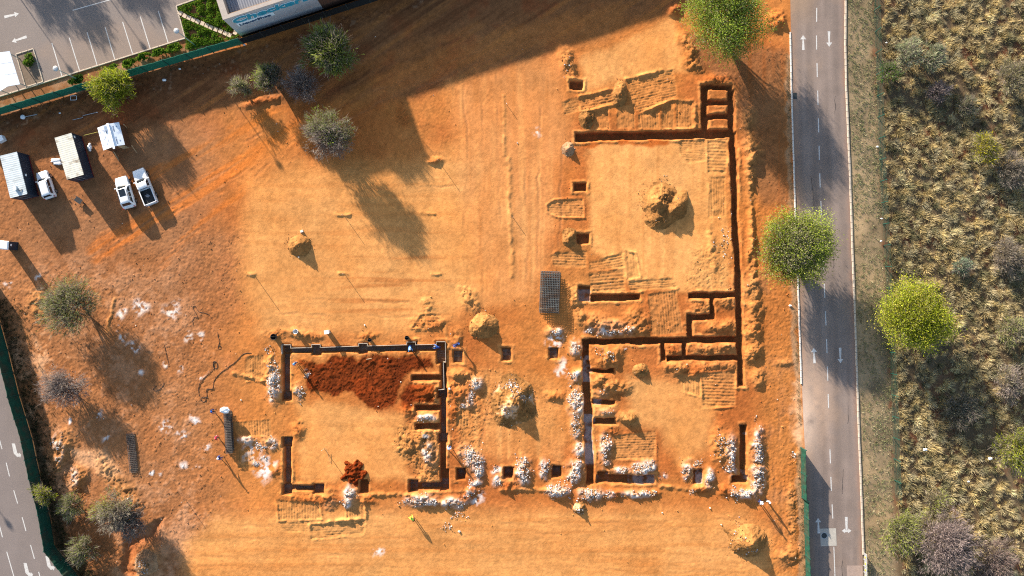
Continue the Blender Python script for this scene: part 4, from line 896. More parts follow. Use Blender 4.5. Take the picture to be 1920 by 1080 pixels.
# ------------------------------------------------------------------ stones
ICO_V = []; _t = (1 + 5 ** 0.5) / 2
for a, b in ((-1, _t), (1, _t), (-1, -_t), (1, -_t)): ICO_V += [(a, b, 0)]
for a, b in ((-1, _t), (1, _t), (-1, -_t), (1, -_t)): ICO_V += [(0, a, b)]
for a, b in ((-1, _t), (1, _t), (-1, -_t), (1, -_t)): ICO_V += [(b, 0, a)]
ICO_V = np.array(ICO_V) / math.hypot(1, _t)
def _hull():
    bm = bmesh.new(); vs = [bm.verts.new(v) for v in ICO_V]; bmesh.ops.convex_hull(bm, input=vs); bmesh.ops.triangulate(bm, faces=bm.faces); bm.verts.index_update()
    f = np.array([[v.index for v in fc.verts] for fc in bm.faces]); v = np.array([tuple(x.co) for x in bm.verts]); bm.free(); return v, f
ICO_V = np.array([(x * (1.0 if z < 0 else 0.72), y * (1.0 if z < 0 else 0.72), z * 0.85) for x in (-.62, .62) for y in (-.62, .62) for z in (-.62, .62)])
ICO_V, ICO_F = _hull()
SR = np.random.default_rng(21)
def stones(name, px, py, size, cols, label, cat, z=None, sink=0.25, kind='stuff'):
    n = len(px); k = len(ICO_V)
    w0 = W(float(np.mean(px)), float(np.mean(py)))
    z = zt_arr(px, py) if z is None else z
    th = SR.random(n) * 6.283; sc = size[:, None] * np.stack([0.7 + 0.6 * SR.random(n), 0.7 + 0.6 * SR.random(n), 0.55 + 0.45 * SR.random(n)], 1)
    v = ICO_V[None] * sc[:, None, :] * (1 + 0.7 * (SR.random((n, k, 1)) - 0.45))
    x = v[..., 0] * np.cos(th)[:, None] - v[..., 1] * np.sin(th)[:, None]; y = v[..., 0] * np.sin(th)[:, None] + v[..., 1] * np.cos(th)[:, None]
    V = np.stack([x + ((px - 960) / S)[:, None] - w0[0], y + ((540 - py) / S)[:, None] - w0[1], v[..., 2] + (z + size * (0.6 - sink))[:, None]], -1).reshape(-1, 3)
    F = (ICO_F[None] + (np.arange(n) * k)[:, None, None]).reshape(-1, 3)
    C = np.repeat(cols, k, 0)
    o = link(name, np_mesh(name, V, F, C), M['rock']); o.location = (w0[0], w0[1], 0)
    return tag(o, label, cat, kind=kind)
def white_cols(n, ochre=0.15):
    ochre = 0.26 + ochre
    c = np.array((0.58, 0.53, 0.49)) * (0.5 + 0.65 * SR.random((n, 1)))
    m = SR.random(n) < ochre; c[m] = np.array((0.36, 0.18, 0.065)) * (0.6 + 0.5 * SR.random((m.sum(), 1)))
    m = SR.random(n) < 0.12; c[m] = np.array((0.42, 0.42, 0.46)) * (0.7 + 0.4 * SR.random((m.sum(), 1)))
    return c.clip(0, 0.82)
def rubble(ells, label, dens=1.0, ochre=0.15, smin=0.016, smax=0.13, name='rock_rubble', cat='rubble'):
    PX = []; PY = []; ZZ = []
    for (cx, cy, rx, ry) in ells:
        n = int(rx * ry * 2.6 * dens) + 8
        r = SR.random(n) ** 0.55 * (0.6 + 0.9 * SR.random(n)); t = SR.random(n) * 6.283
        lump = 1 + 0.22 * np.sin(3 * t + cx) + 0.14 * np.sin(7 * t + cy)
        r = np.where(SR.random(n) < 0.10, r * 1.5, r); qx_ = cx + rx * r * lump * np.cos(t); qy_ = cy + ry * r * lump * np.sin(t)
        kp = fbm(qx_, qy_, 12, octv=3, seed=3) > -0.20 + 0.55 * (r - 0.5)
        PX.append(qx_[kp]); PY.append(qy_[kp])
    px = np.concatenate(PX); py = np.concatenate(PY)
    ok = DEP[np.clip(((py + 70) / STEP).astype(int), 0, len(gy) - 1), np.clip(((px + 70) / STEP).astype(int), 0, len(gx) - 1)] < 0.25
    ok |= SR.random(len(px)) < 0.06
    px, py = px[ok], py[ok]; n = len(px)
    size = smin + (smax - smin) * SR.random(n) ** 5
    for (cx, cy, rx, ry) in ells:      # white dust between the stones
        sl, m = emask(cx, cy, rx * 0.98, ry * 0.98, 0, 0.9, 0.8); ZZ.append((sl, m))
    return stones(name, px, py, size, white_cols(n, ochre), label, cat), ZZ
RUB = [
 ([(515, 715, 11, 36), (508, 745, 8, 14)], 'long bank of white chalk rubble left of the formwork trench', 1.5, 0.03),
 ([(505, 685, 10, 14), (500, 655, 12, 10)], 'loose white stones above the chalk bank left of the formwork', 0.5, 0.2),
 ([(562, 738, 8, 14), (575, 700, 6, 8)], 'white stones on the inner edge of the red soil', 0.9, 0.15),
 ([(1080, 650, 11, 18)], 'white rubble at the top corner of the long west trench', 1.0, 0.15),
 ([(1078, 705, 13, 9)], 'low white rubble patch second from the corner of the west trench', 1.3, 0.08),
 ([(1078, 752, 14, 30)], 'tall white rubble bank beside the middle of the west trench', 1.2, 0.08),
 ([(1080, 804, 10, 16), (1084, 838, 10, 13)], 'orange and white rubble beside the lower west trench', 0.9, 0.3),
 ([(1078, 882, 16, 22)], 'bright white rubble heap at the foot of the west trench', 1.5, 0.05),
 ([(1047, 918, 22, 14)], 'white rubble heap below the square pit', 1.4, 0.06),
 ([(1108, 926, 22, 13), (1140, 926, 12, 8)], 'white and pink rubble below the trench junction', 1.0, 0.25),
 ([(1195, 925, 28, 8), (1225, 925, 8, 6)], 'white rubble line under the bottom trench', 1.1, 0.15),
 ([(1135, 845, 12, 34)], 'tall white rubble bank inside the lower right block', 1.4, 0.05),
 ([(1165, 880, 14, 8), (1200, 877, 20, 13), (1218, 870, 12, 12), (1245, 892, 7, 7)], 'white rubble humps above the bottom trench', 1.2, 0.12),
 ([(1290, 880, 13, 18), (1305, 870, 12, 8)], 'white rubble arc round the single pit', 1.2, 0.2),
 ([(1331, 895, 9, 18), (1297, 922, 5, 5)], 'white rubble strip to the east of the single pit', 1.1, 0.12),
 ([(1352, 832, 16, 30)], 'ochre stony rubble bank beside the short east trench', 0.8, 0.55),
 ([(1371, 850, 9, 32), (1368, 882, 12, 10)], 'white rubble crest west of the short east trench', 1.2, 0.12),
 ([(1421, 845, 12, 42), (1420, 895, 13, 34)], 'long white rubble bank east of the short east trench', 1.4, 0.06),
 ([(1390, 925, 26, 11)], 'white rubble at the foot of the short east trench', 1.3, 0.15),
 ([(880, 852, 14, 18), (897, 878, 13, 26), (890, 905, 12, 12)], 'white rubble curving round the framed square pit', 1.3, 0.08),
 ([(982, 885, 15, 26)], 'oval white rubble heap beside the middle square pit', 1.5, 0.06),
 ([(1020, 880, 8, 20)], 'narrow white rubble strip left of the third square pit', 1.1, 0.15),
 ([(932, 880, 9, 8), (932, 902, 9, 9)], 'white rubble patch left of the middle square pit', 0.9, 0.3),
 ([(792, 940, 34, 13)], 'large white and pink rubble heap under the block corner', 1.3, 0.15),
 ([(852, 942, 26, 12), (880, 925, 18, 8)], 'grey and white rubble under the block, right of the larger heap', 0.9, 0.3),
 ([(836, 985, 12, 12), (860, 968, 16, 10)], 'scattered white stones below the rubble line', 0.45, 0.15),
 ([(462, 826, 16, 7), (485, 838, 8, 8)], 'white stone row near the rebar stack', 1.3, 0.1),
 ([(512, 828, 8, 13), (500, 838, 18, 3)], 'white stones beside the pit at the block west end', 1.2, 0.1),
 ([(495, 860, 9, 8), (480, 870, 6, 5)], 'small white stone patch left of the lower trench', 1.0, 0.1),
 ([(800, 783, 18, 6), (800, 845, 10, 18), (797, 818, 6, 4)], 'white stones between the short trench stubs', 0.9, 0.2),
 ([(655, 925, 11, 14), (650, 945, 8, 10)], 'white stones left of the round pit', 1.0, 0.1),
 ([(893, 718, 10, 12), (885, 745, 8, 14), (868, 758, 8, 6)], 'white stones on the bank right of the long block wall trench', 0.8, 0.15),
 ([(1042, 624, 13, 7)], 'white stone patch above the upper square pit', 1.3, 0.1),
 ([(1140, 622, 28, 7), (1178, 615, 10, 12), (1105, 620, 10, 6)], 'white rubble along the upper edge of the main cross trench', 1.2, 0.15),
 ([(960, 722, 20, 12), (985, 745, 20, 8), (945, 770, 10, 10)], 'white rocks lying on the mixed heap between the blocks', 0.9, 0.2),
 ([(112, 838, 14, 26), (140, 893, 9, 16)], 'grey white rocks in the gully along the lower fence', 0.8, 0.3),
 ([(272, 1058, 16, 18)], 'pale rocks on the heap beside the dark pit', 0.9, 0.4),
 ([(1488, 853, 5, 8)], 'small pile of white stones beside the hoarding end', 1.2, 0.1),
 ([(1140, 665, 20, 12), (1172, 656, 8, 6), (1130, 735, 8, 8), (1135, 770, 14, 6)], 'white stones on the spoil inside the lower right block', 0.5, 0.2),
 ([(1383, 1000, 18, 24), (1410, 1030, 24, 10)], 'small stones scattered on the conical heap', 0.35, 0.5),
 ([(1085, 955, 8, 8)], 'white stones on the tiny heap below the rubble line', 0.9, 0.2),
 ([(1360, 440, 10, 50), (1372, 400, 4, 60), (1340, 460, 8, 8), (1368, 540, 12, 8)], 'small white stones along the west lip of the long east trench', 0.22, 0.3),
 ([(1065, 120, 12, 24)], 'grey stones on the spoil at the top of the upper pad', 0.2, 0.6),
]
DUST = []
for e, lab, dn, oc in RUB:
    o, zz = rubble(e, lab, dn, oc)
    if oc < 0.35 and dn > 0.7: DUST += zz
for sl, m in DUST: paint((m * (0.32 + 2.0 * NF[sl] + 1.2 * NM[sl] + 1.3 * NF2[sl])).clip(0, 1) * 0.78, c_chalk, sl)
_a = np.ones((X.size, 4), np.float32); _a[:, :3] = Cg.reshape(-1, 3)
g.data.attributes['Col'].data.foreach_set('color', _a.ravel())
# clods of earth all over the disturbed ground
n = 30000
px = SR.random(n) * 1560 - 60; py = SR.random(n) * 1180 - 60
rj = rough[np.clip(((py + 70) / STEP).astype(int), 0, len(gy) - 1), np.clip(((px + 70) / STEP).astype(int), 0, len(gx) - 1)]
ok = (SR.random(n) < (rj - 0.15) * 0.42) & (py > 225 - 0.2935 * px) & (px > np.interp(py, lf_y, lf_x) + 6) & (px < np.interp(py, RY, RL) - 10)
px, py = px[ok], py[ok]; n0 = len(px)
for hx, hy, hrx, hry, *_r in HEAPS:     # spilled clods round the foot of each heap
    k = int(hrx * hry * 0.2) + 16; t = SR.random(k) * 6.283; r = np.where(SR.random(k) < 0.6, np.sqrt(SR.random(k)), 0.95 + np.abs(SR.normal(size=k)) * 0.2)
    px = np.concatenate([px, hx + hrx * r * np.cos(t)]); py = np.concatenate([py, hy + hry * r * np.sin(t)])
nh = len(px); n = nh; is_h = np.arange(n) >= n0
cg = Cg[np.clip(((py + 70) / STEP).astype(int), 0, len(gy) - 1), np.clip(((px + 70) / STEP).astype(int), 0, len(gx) - 1)]
cc = cg * (0.8 + 0.6 * SR.random((n, 1))); m = SR.random(n) < 0.06; cc[m] = (0.5, 0.42, 0.35); cc[is_h] *= 0.62
stones('earth_clods', px, py, (0.025 + 0.10 * SR.random(n) ** 3) * np.where(is_h, 0.75, 1.0), cc.clip(0, .8), 'clods of earth and small stones strewn over the dug ground', 'clods')
# single larger stones lying by themselves
for i, (x, y, s, lab) in enumerate(((566, 434, 0.32, 'pale boulder at the top edge of the small lone heap'), (560, 482, 0.2, 'white stone at the foot of the small lone heap'), (452, 750, 0.16, 'single cream stone on bare ground left of the chalk bank'), (861, 996, 0.22, 'single white stone below the scattered stones'), (1331, 952, 0.16, 'single white stone on the open ground below the single pit'),
                                    (684, 610, 0.16, 'white stone above the formwork, right of the white box'), (843, 728, 0.25, 'square pale stone beside the block wall trench'), (970, 268, 0.14, 'white stone on the striped track in the upper middle'))):
    o = stones('rock', np.array([float(x)]), np.array([float(y)]), np.array([s]), np.array([(0.62, 0.55, 0.48)]), lab, 'rock', kind='thing')

# ------------------------------------------------------------------ rebar
def lattice(mb, L, Wd, nl, nt, z, r, jig=0.0, cx=0, cy=0):
    for i in range(nl):
        y = cy - Wd / 2 + Wd * i / (nl - 1); mb.beam((cx - L / 2, y + random.uniform(-jig, jig), z), (cx + L / 2, y + random.uniform(-jig, jig), z), r)
    for i in range(nt):
        x = cx - L / 2 + L * i / (nt - 1); mb.beam((x, cy - Wd / 2, z + r), (x, cy + Wd / 2, z + r), r)
def mesh_stack(px0, py0, px1, py1, wd, layers, dz, nl, nt, label, r=0.035, jig=0.06, m='steel', z0=0.05):
    zt = z0 + layers * dz
    a, b = Vector(W(px0, py0, zt)), Vector(W(px1, py1, zt)); L = (b - a).length; c = (a + b) / 2; rz = math.atan2(b.y - a.y, b.x - a.x)
    gzz = gz((px0 + px1) / 2, (py0 + py1) / 2)
    e = empty('rebar_mesh_stack' if layers > 1 else 'rebar_mesh_sheet', (c.x, c.y, gzz), rz, label, 'rebar mesh')
    for k in range(layers):
        mb = MB(); lattice(mb, L * random.uniform(0.95, 1.0), wd * random.uniform(0.92, 1.0), nl, nt, z0 + k * dz, r, jig * 0.3, random.uniform(-jig, jig) * 2, random.uniform(-jig, jig)); mb.build('mesh_sheet', M[m if k == layers - 1 else 'rebar_dark'], e)  # lower sheets darker than the top one, painting in the stack's inner shade
    if layers > 1:
        for sx in (-0.42, 0, 0.42):
            MB().box((L * sx, 0, 0.02), (0.1, wd * 1.05, 0.09)).build('timber_bearer', M['wood'], e)
    return e
mesh_stack(1033, 508, 1030, 586, 2.75, 5, 0.24, 12, 18, 'large grey stack of rebar mesh sheets left of the square pits', 0.036, 0.07)
mesh_stack(423, 772, 428, 850, 0.95, 5, 0.2, 7, 26, 'narrow stack of rebar cages with a white sack on its end', 0.035, 0.05, 'rebar_dark')
mesh_stack(243, 812, 250, 886, 1.15, 2, 0.10, 6, 22, 'dark flat rebar mesh lying alone on the brown ground', 0.035, 0.04, 'rebar_dark')
def lump(name, px, py, z, s, m, label, cat, seed=0):
    """a slumped sack or crumpled sheet"""
    r = random.Random(seed); bm = bmesh.new(); bmesh.ops.create_icosphere(bm, subdivisions=3, radius=1)
    for v in bm.verts:
        c = v.co.copy(); k = 1 + 0.22 * math.sin(c.x * 4 + seed) * math.cos(c.y * 5) + r.uniform(-.06, .06)
        v.co = Vector((c.x * s[0] * k, c.y * s[1] * k, max(c.z, -0.5) * s[2] * k))
    me = bpy.data.meshes.new(name); bm.to_mesh(me); bm.free(); me.shade_smooth()
    o = link(name, me, m); o.location = W(px, py, z); return tag(o, label, cat)
lump('cement_sack', 421, 769, gz(421, 769) + 1.1, (0.7, 0.45, 0.3), M['plastic_white'], 'white slumped sack at the end of the narrow rebar stack', 'sack', 3)
# mats at the bottom of pits and trenches
def rebar_mat(cx, cy, wx, wy, nx, ny, label, lift=0.12, r=0.022, two=True):
    z = gz(cx, cy); e = empty('rebar_mat', (*W(cx, cy)[:2], z), 0, label, 'rebar', 'rebar mats in the foundation pits')
    a, b = wx / S, wy / S; mb = MB()
    for i in range(nx): x = -a / 2 + a * i / (nx - 1); mb.beam((x, -b / 2, lift), (x, b / 2, lift), r)
    mb.build('long_bars', M['steel'], e); mb = MB()
    for i in range(ny): y = -b / 2 + b * i / (ny - 1); mb.beam((-a / 2, y, lift + r), (a / 2, y, lift + r), r)
    mb.build('cross_bars', M['steel'], e)
    return e
for cx, cy, wx, wy, lab in ((859.5, 668, 15, 18, 'rebar mat in the shallow pit beside the formwork corner'), (950, 664, 14, 18, 'rebar mat in the middle of the three shallow upper pits'), (1037.5, 663, 13, 18, 'rebar mat in the shallow pit next to the long west trench'), (864.5, 888, 13, 16, 'rebar mat in the framed deep square pit'), (953.5, 886, 13, 16, 'rebar mat in the middle deep lower pit'), (1043.5, 884, 13, 16, 'rebar mat in the deep lower pit by the west trench'),
                            (537, 654, 14, 14, 'rebar mat in the top left formwork corner'), (593, 656, 15, 15, 'rebar mat in the first formwork recess from the left'), (681, 653, 15, 15, 'rebar mat in the second formwork recess from the left'), (772, 653, 15, 14, 'rebar mat in the third formwork recess where a worker stands'), (826.5, 668, 13, 22, 'rebar mat in the top right formwork corner'), (537.5, 743, 14, 12, 'rebar mat at the open end of the west formwork trench'),
                            (829.5, 737, 14, 13, 'rebar mat at the upper widening of the east block trench'), (830.5, 822, 14, 13, 'rebar mat at the lower widening of the east block trench'), (834, 908, 13, 18, 'rebar mat in the bottom right corner of the block'), (775, 911, 14, 18, 'rebar mat at the open end of the bottom right trench'), (538, 829, 14, 14, 'rebar mat at the top end of the lower left trench'), (538, 918, 14, 16, 'rebar mat in the bottom left corner of the block'), (597, 917, 15, 14, 'rebar mat at the end of the bottom left trench')):
    rebar_mat(cx, cy, wx, wy, 7, 8, lab)
for cx, cy, wx, wy, nx, ny, lab in ((565, 657, 36, 6, 28, 4, 'rebar cage in the formwork between the corner and first recess'), (637, 655, 68, 6, 48, 4, 'rebar cage in the formwork between first and second recess'), (726, 654, 72, 6, 50, 4, 'rebar cage in the formwork between second and third recess'), (799, 652, 34, 6, 26, 4, 'rebar cage in the formwork between the third recess and corner'), (536, 700, 8, 70, 5, 50, 'rebar cage down the west formwork trench'), (831, 780, 7, 70, 4, 50, 'rebar cage in the east block trench'), (539, 872, 8, 66, 5, 46, 'rebar cage in the lower left trench'), (831, 705, 6, 44, 4, 30, 'rebar cage below the top right formwork corner'), (567, 916, 36, 6, 26, 4, 'rebar cage in the bottom left trench'), (808, 911, 34, 7, 26, 4, 'rebar cage in the bottom right trench')):
    rebar_mat(cx, cy, wx, wy, nx, ny, lab, 0.15, 0.02)
# formwork boards
z6 = lambda p: (480 + p[0] / 3.273, 600 + p[1] / 3.273)
FW = [(160, 208), (160, 152), (215, 152), (215, 172), (342, 169), (342, 150), (396, 150), (396, 168), (630, 160), (630, 143), (685, 143), (685, 159), (925, 152), (925, 135), (980, 135), (980, 152), (1107, 149), (1107, 133), (1162, 133), (1165, 258), (1150, 258), (1155, 425), (1118, 428)]
fw = empty('trench_formwork', (*W(*z6(FW[0]))[:2], 0), 0, 'pale timber formwork boards lining the top of the red soil block', 'formwork')
for p, q in zip(FW[:-1], FW[1:]):
    a, b = W(*z6(p)), W(*z6(q)); d = (Vector(b) - Vector(a)); L = d.length; d.normalize(); k = max(1, int(round(L / 2.4)))
    for i in range(k):
        s0 = Vector(a) + d * (L * i / k + 0.045); s1 = Vector(a) + d * (L * (i + 1) / k - (0.045 if i == k - 1 else 0.006))
        MB().beam((s0.x, s0.y, -0.16), (s1.x, s1.y, -0.16), 0.065, 0.72).build('board', M['board'], fw, world=True)
    MB().box((a[0], a[1], -0.10), (0.088, 0.088, 0.64)).build('stake', M['wood'], fw, world=True)

# ------------------------------------------------------------------ cables and pegs
def cable(pts, label, r=0.03, m=None):
    P = [(360 + x / 5.4, 560 + y / 5.4) for x, y in pts]; Q = []
    for i in range(len(P) - 1):
        p0 = P[max(i - 1, 0)]; p1 = P[i]; p2 = P[i + 1]; p3 = P[min(i + 2, len(P) - 1)]
        for k in range(5):
            t = k / 5
            Q.append(tuple(0.5 * ((2 * p1[j]) + (-p0[j] + p2[j]) * t + (2 * p0[j] - 5 * p1[j] + 4 * p2[j] - p3[j]) * t * t + (-p0[j] + 3 * p1[j] - 3 * p2[j] + p3[j]) * t ** 3) for j in (0, 1)))
    Q.append(P[-1])
    o = MB().tube([((x - 960) / S, (540 - y) / S, gz(x, y) + r * 1.2) for x, y in Q], r, 5).build('cable', m or M['black_plastic'], None, True)
    return tag(o, label, 'cable')
cable([(600, 550), (520, 560), (440, 640), (370, 690), (280, 760), (225, 830), (210, 910), (150, 920), (150, 990), (125, 1045), (90, 1030), (100, 1000), (160, 1000)], 'long black cable snaking from the scraped patch to a loop')
cable([(240, 640), (215, 660), (220, 700), (255, 700), (250, 645), (215, 640), (225, 705), (200, 730), (90, 840), (65, 920), (75, 990)], 'black cable with a small coil at its upper end')
cable([(260, 340), (265, 390), (280, 430), (262, 500), (290, 510), (290, 480), (268, 478)], 'short black cable ending in a small loop', 0.025)
cable([(10, 270), (15, 190), (60, 190), (10, 90), (35, 75), (70, 130), (160, 155), (205, 210)], 'thin dark wire above the chalk spots', 0.022)
cable([(-280, 470), (-260, 560), (-230, 690)], 'thin dark wire on the chalky ground below the bushy tree', 0.025)
cable([(-360, 880), (-395, 920), (-350, 930), (-300, 890), (-285, 850)], 'dark hooked wire at the edge of the tree shadow', 0.028)
for i, (x, y, h, lab) in enumerate(((645, 404, 1.3, 'thin wooden peg below the tree shadow'), (477, 516, 1.7, 'thin wooden peg at the left edge of the compacted pad'), (646, 514, 1.3, 'thin wooden peg in the middle of the compacted pad'), (822, 302, 1.3, 'thin wooden peg at the corner of the building shadow'), (608, 841, 1.5, 'thin wooden peg standing inside the formwork block'), (962, 408, 0.8, 'thin wooden peg beside the long windrow'), (348, 937, 1.4, 'thin wooden peg on the brown ground near the bottom'), (950, 196, 0.7, 'thin wooden peg on the upper striped track'))):
    e = empty('survey_peg', (*W(x, y)[:2], gz(x, y)), random.random(), lab, 'peg', 'survey pegs on the site')
    MB().box((0, 0, h / 2), (0.06, 0.06, h), 0, 0.9).build('stake', M['wood'], e); MB().box((0, 0, h * 0.93), (0.068, 0.068, 0.1)).build('band', M['plastic_white'], e)
# ------------------------------------------------------------------ vegetation
VR = np.random.default_rng(5)
def diamonds(base, dirs, length, width, cols):
    """leaf or twig sprays: one thin kite of two triangles each"""
    n = len(base); dirs = dirs / (np.linalg.norm(dirs, axis=1, keepdims=True) + 1e-9)
    r = VR.normal(size=(n, 3)); s = np.cross(dirs, r); s /= np.linalg.norm(s, axis=1, keepdims=True) + 1e-9
    L = length[:, None]; w = width[:, None]
    mid = base + dirs * L * 0.45
    V = np.stack([base, mid + s * w * 0.5, base + dirs * L, mid - s * w * 0.5], 1).reshape(-1, 3)
    F = (np.array([[0, 1, 2, 3]])[None] + (np.arange(n) * 4)[:, None, None]).reshape(-1, 4)
    return V, F, np.repeat(cols, 4, 0)
def tree(name, label, cat, px, py, rpx, height, leaf, n_leaf, seed, group=None, flat_=0.75, ll=(0.22, 0.4), lw=(0.08, 0.13), lobes=12, twig=0.15, twig_col=(0.16, 0.13, 0.115), out=0.5, rag=0.25, gzf=None, side=None, trunk_r=None, asp=1.0, core=None, gap=0.0, lr=(0.40, 0.20), lz=0.07, br=None):
    """px,py,rpx: the crown's middle and radius on the plan; leaf: list of (weight, colour)"""
    R_ = random.Random(seed); Q = np.random.default_rng(seed)
    hc = height * 0.62; k = (H - hc) / H
    c = W(px, py, hc); gx0 = 960 + (px - 960) * k; gy0 = 540 + (py - 540) * k
    z0 = gzf(gx0, gy0) if gzf else gz(gx0, gy0)
    R = rpx / S * k
    e = empty(name, (c[0], c[1], z0), 0, label, cat, group)
    fork = height * 0.18; tr = trunk_r or 0.035 * height + 0.03
    ctr = []
    for i in range(lobes):
        t = 2.399 * i + Q.random() * 0.5; rr_ = R * 0.66 * math.sqrt((i + 0.5) / lobes)
        zz = hc + (height - hc) * (0.42 * (1 - (rr_ / R) ** 2)) + Q.normal() * height * lz * (1 if i % 2 else -0.6)
        ctr.append((rr_ * math.cos(t), rr_ * asp * math.sin(t), zz, R * (lr[0] + lr[1] * Q.random())))
    mb = MB()
    mb.tube([(0, 0, -0.1), (0.04 * height * R_.uniform(-1, 1) * 0.3, 0.03, fork * 0.6), (0, 0, fork)], tr, 8, tr * 0.75)
    tips = []
    for (x, y, z, r) in ctr:
        m1 = (x * 0.4 + R_.uniform(-.2, .2), y * 0.4 + R_.uniform(-.2, .2), fork + (z - fork) * 0.55)
        mb.tube([(0, 0, fork * 0.92), m1, (x, y, z)], tr * 0.5, 5, tr * 0.14)
        for j in range(4):
            d = Q.normal(size=3); d /= np.linalg.norm(d); d[2] = abs(d[2]) * 0.6
            q = (x + d[0] * r * 0.85, y + d[1] * r * 0.85, z + d[2] * r * flat_); tips.append(q)
            mb.tube([(x, y, z), q], tr * 0.16, 4, tr * 0.05)
    mb.build('trunk', M['bark'], e, True)
    # leaf sprays through each lobe, in clumps
    ncl = max(8, int(n_leaf / 34)); w = np.array([q[3] ** 2 for q in ctr]); li = Q.choice(len(ctr), ncl, p=w / w.sum())
    C = np.array(ctr)[li]; d = Q.normal(size=(ncl, 3)); fl_up = Q.random(ncl) < 0.7; d[fl_up, 2] = np.abs(d[fl_up, 2]); d /= np.linalg.norm(d, axis=1, keepdims=True)
    rad = C[:, 3:4] * (0.35 + 0.68 * Q.random((ncl, 1)) ** 0.55) * (1 + rag * Q.normal(size=(ncl, 1)) * 0.5)
    P = C[:, :3] + d * rad * np.array((1, asp, flat_)); P[:, 2] = np.maximum(P[:, 2], 0.12 * height)
    lobe_f = (0.74 + 0.52 * Q.random(len(ctr)))[li]      # LOBE: some boughs lighter than others
    if gap:
        g_ = fbm(P[:, 0] * 10 + seed * 31, P[:, 1] * 10 + 77, 14, octv=2, seed=seed % 7); kp = g_ > -gap; P = P[kp]; lobe_f = lobe_f[kp]; ncl = len(P)
    B = np.repeat(P, 34, 0); n = len(B); sp = 0.07 * R + 0.10
    B = B + Q.normal(size=(n, 3)) * sp * np.array((1, 1, 0.7))
    rel = B - np.array((0, 0, hc * 0.75)); rel /= np.linalg.norm(rel, axis=1, keepdims=True) + 1e-9
    D = rel * out + Q.normal(size=(n, 3)) * 0.55; D[:, 2] += 0.15
    wts = np.array([q[0] for q in leaf]); cs = np.array([q[1] for q in leaf])
    pc = Q.choice(len(leaf), ncl, p=wts / wts.sum()); col = cs[pc] * lobe_f[:, None]
    if side is not None:      # one flank of another colour: a partly bare tree
        vx_, vy_, c2 = side; m = (P[:, 0] * vx_ + P[:, 1] * vy_) / R > Q.normal(size=ncl) * 0.3; col[m] = np.array(c2)
    if core is not None:      # thin grey middle
        m = (np.hypot(P[:, 0] + 0.12 * R, P[:, 1]) / R < core[0] * (0.7 + 0.6 * Q.random(ncl))) & (Q.random(ncl) < core[2]); col[m] = np.array(core[1])
    col = np.repeat(col * (0.75 + 0.5 * Q.random((ncl, 1))), 34, 0) * (0.88 + 0.24 * Q.random((n, 1)))
    L = ll[0] + (ll[1] - ll[0]) * Q.random(n); Wd = lw[0] + (lw[1] - lw[0]) * Q.random(n)
    V1, F1, C1 = diamonds(B, D, L, Wd, col)
    nt_ = int(n * twig)
    if nt_:
        bi = Q.integers(0, n, nt_); V2, F2, C2 = diamonds(B[bi] - D[bi] * 0.2, D[bi] + Q.normal(size=(nt_, 3)) * 0.2, L[bi] * 2.2, np.full(nt_, 0.03), np.array(twig_col) * (0.7 + 0.6 * Q.random((nt_, 1))))
        V1, F1, C1 = np.vstack([V1, V2]), np.vstack([F1, F2 + len(V1)]), np.vstack([C1, C2])
    link('crown', np_mesh('crown', V1, F1, (C1 * (br or BR)).clip(0.003, 0.8)), M['leaf'], e)
    return e
G_BR = [(3, (0.105, 0.143, 0.018)), (2, (0.080, 0.112, 0.018)), (1, (0.15, 0.17, 0.03)), (1, (0.12, 0.12, 0.04))]
G_YEL = [(3, (0.15, 0.165, 0.014)), (2, (0.11, 0.135, 0.012)), (1, (0.20, 0.18, 0.03))]
G_MID = [(3, (0.10, 0.125, 0.025)), (2, (0.07, 0.09, 0.022)), (1, (0.14, 0.16, 0.03))]
G_DULL = [(3, (0.115, 0.125, 0.04)), (2, (0.085, 0.095, 0.035)), (2, (0.135, 0.125, 0.07))]
GREY = [(3, (0.125, 0.10, 0.09)), (2, (0.10, 0.085, 0.08)), (1, (0.16, 0.135, 0.115))]
GREYB = (0.115, 0.10, 0.085)
BR = 1.7
BUSH = dict(ll=(0.3, 0.6), lw=(0.045, 0.08), twig=0.45, out=0.9)
tree('acacia_tree', 'large bright green tree at the top beside the road', 'tree', 1357, 40, 82, 6.2, G_BR, 46000, 1, lobes=17, flat_=0.75, rag=0.3, lr=(0.24, 0.20), lz=0.12, br=2.15, ll=(0.14, 0.26), lw=(0.08, 0.13), gap=0.36)
tree('acacia_tree', 'round green tree with grey middle overhanging the road', 'tree', 1489, 466, 79, 5.6, [(3, (0.125, 0.155, 0.018)), (2, (0.10, 0.13, 0.02)), (1, (0.16, 0.18, 0.03))], 46000, 2, lobes=30, flat_=0.6, lr=(0.24, 0.16), lz=0.06, br=2.0, twig=0.25, rag=0.14, trunk_r=0.22, ll=(0.14, 0.26), lw=(0.08, 0.13), core=(0.5, (0.12, 0.11, 0.06), 0.55), gap=0.6)
tree('acacia_tree', 'yellow-green tree at the mesh fence of the grassland', 'tree', 1711, 593, 77, 5.2, G_YEL, 42000, 3, lobes=20, flat_=0.65, lr=(0.24, 0.18), lz=0.09, br=1.9, gzf=vz_at, rag=0.3, ll=(0.14, 0.26), lw=(0.08, 0.13), gap=0.42)
tree('thorn_tree', 'green feathery tree in the building shadow, largest of the top group', 'tree', 619, 95, 42, 4.6, G_MID + [(1, (0.13, 0.15, 0.03))], 8000, 4, lobes=11, ll=(0.5, 1.0), lw=(0.06, 0.12), twig=0.3, out=1.1, rag=0.4)
tree('thorn_tree', 'half green half bare tree in the middle of the top group', 'tree', 506, 147, 27, 3.6, G_MID, 3800, 5, side=(0.9, -0.4, (0.05, 0.05, 0.035)), **BUSH)
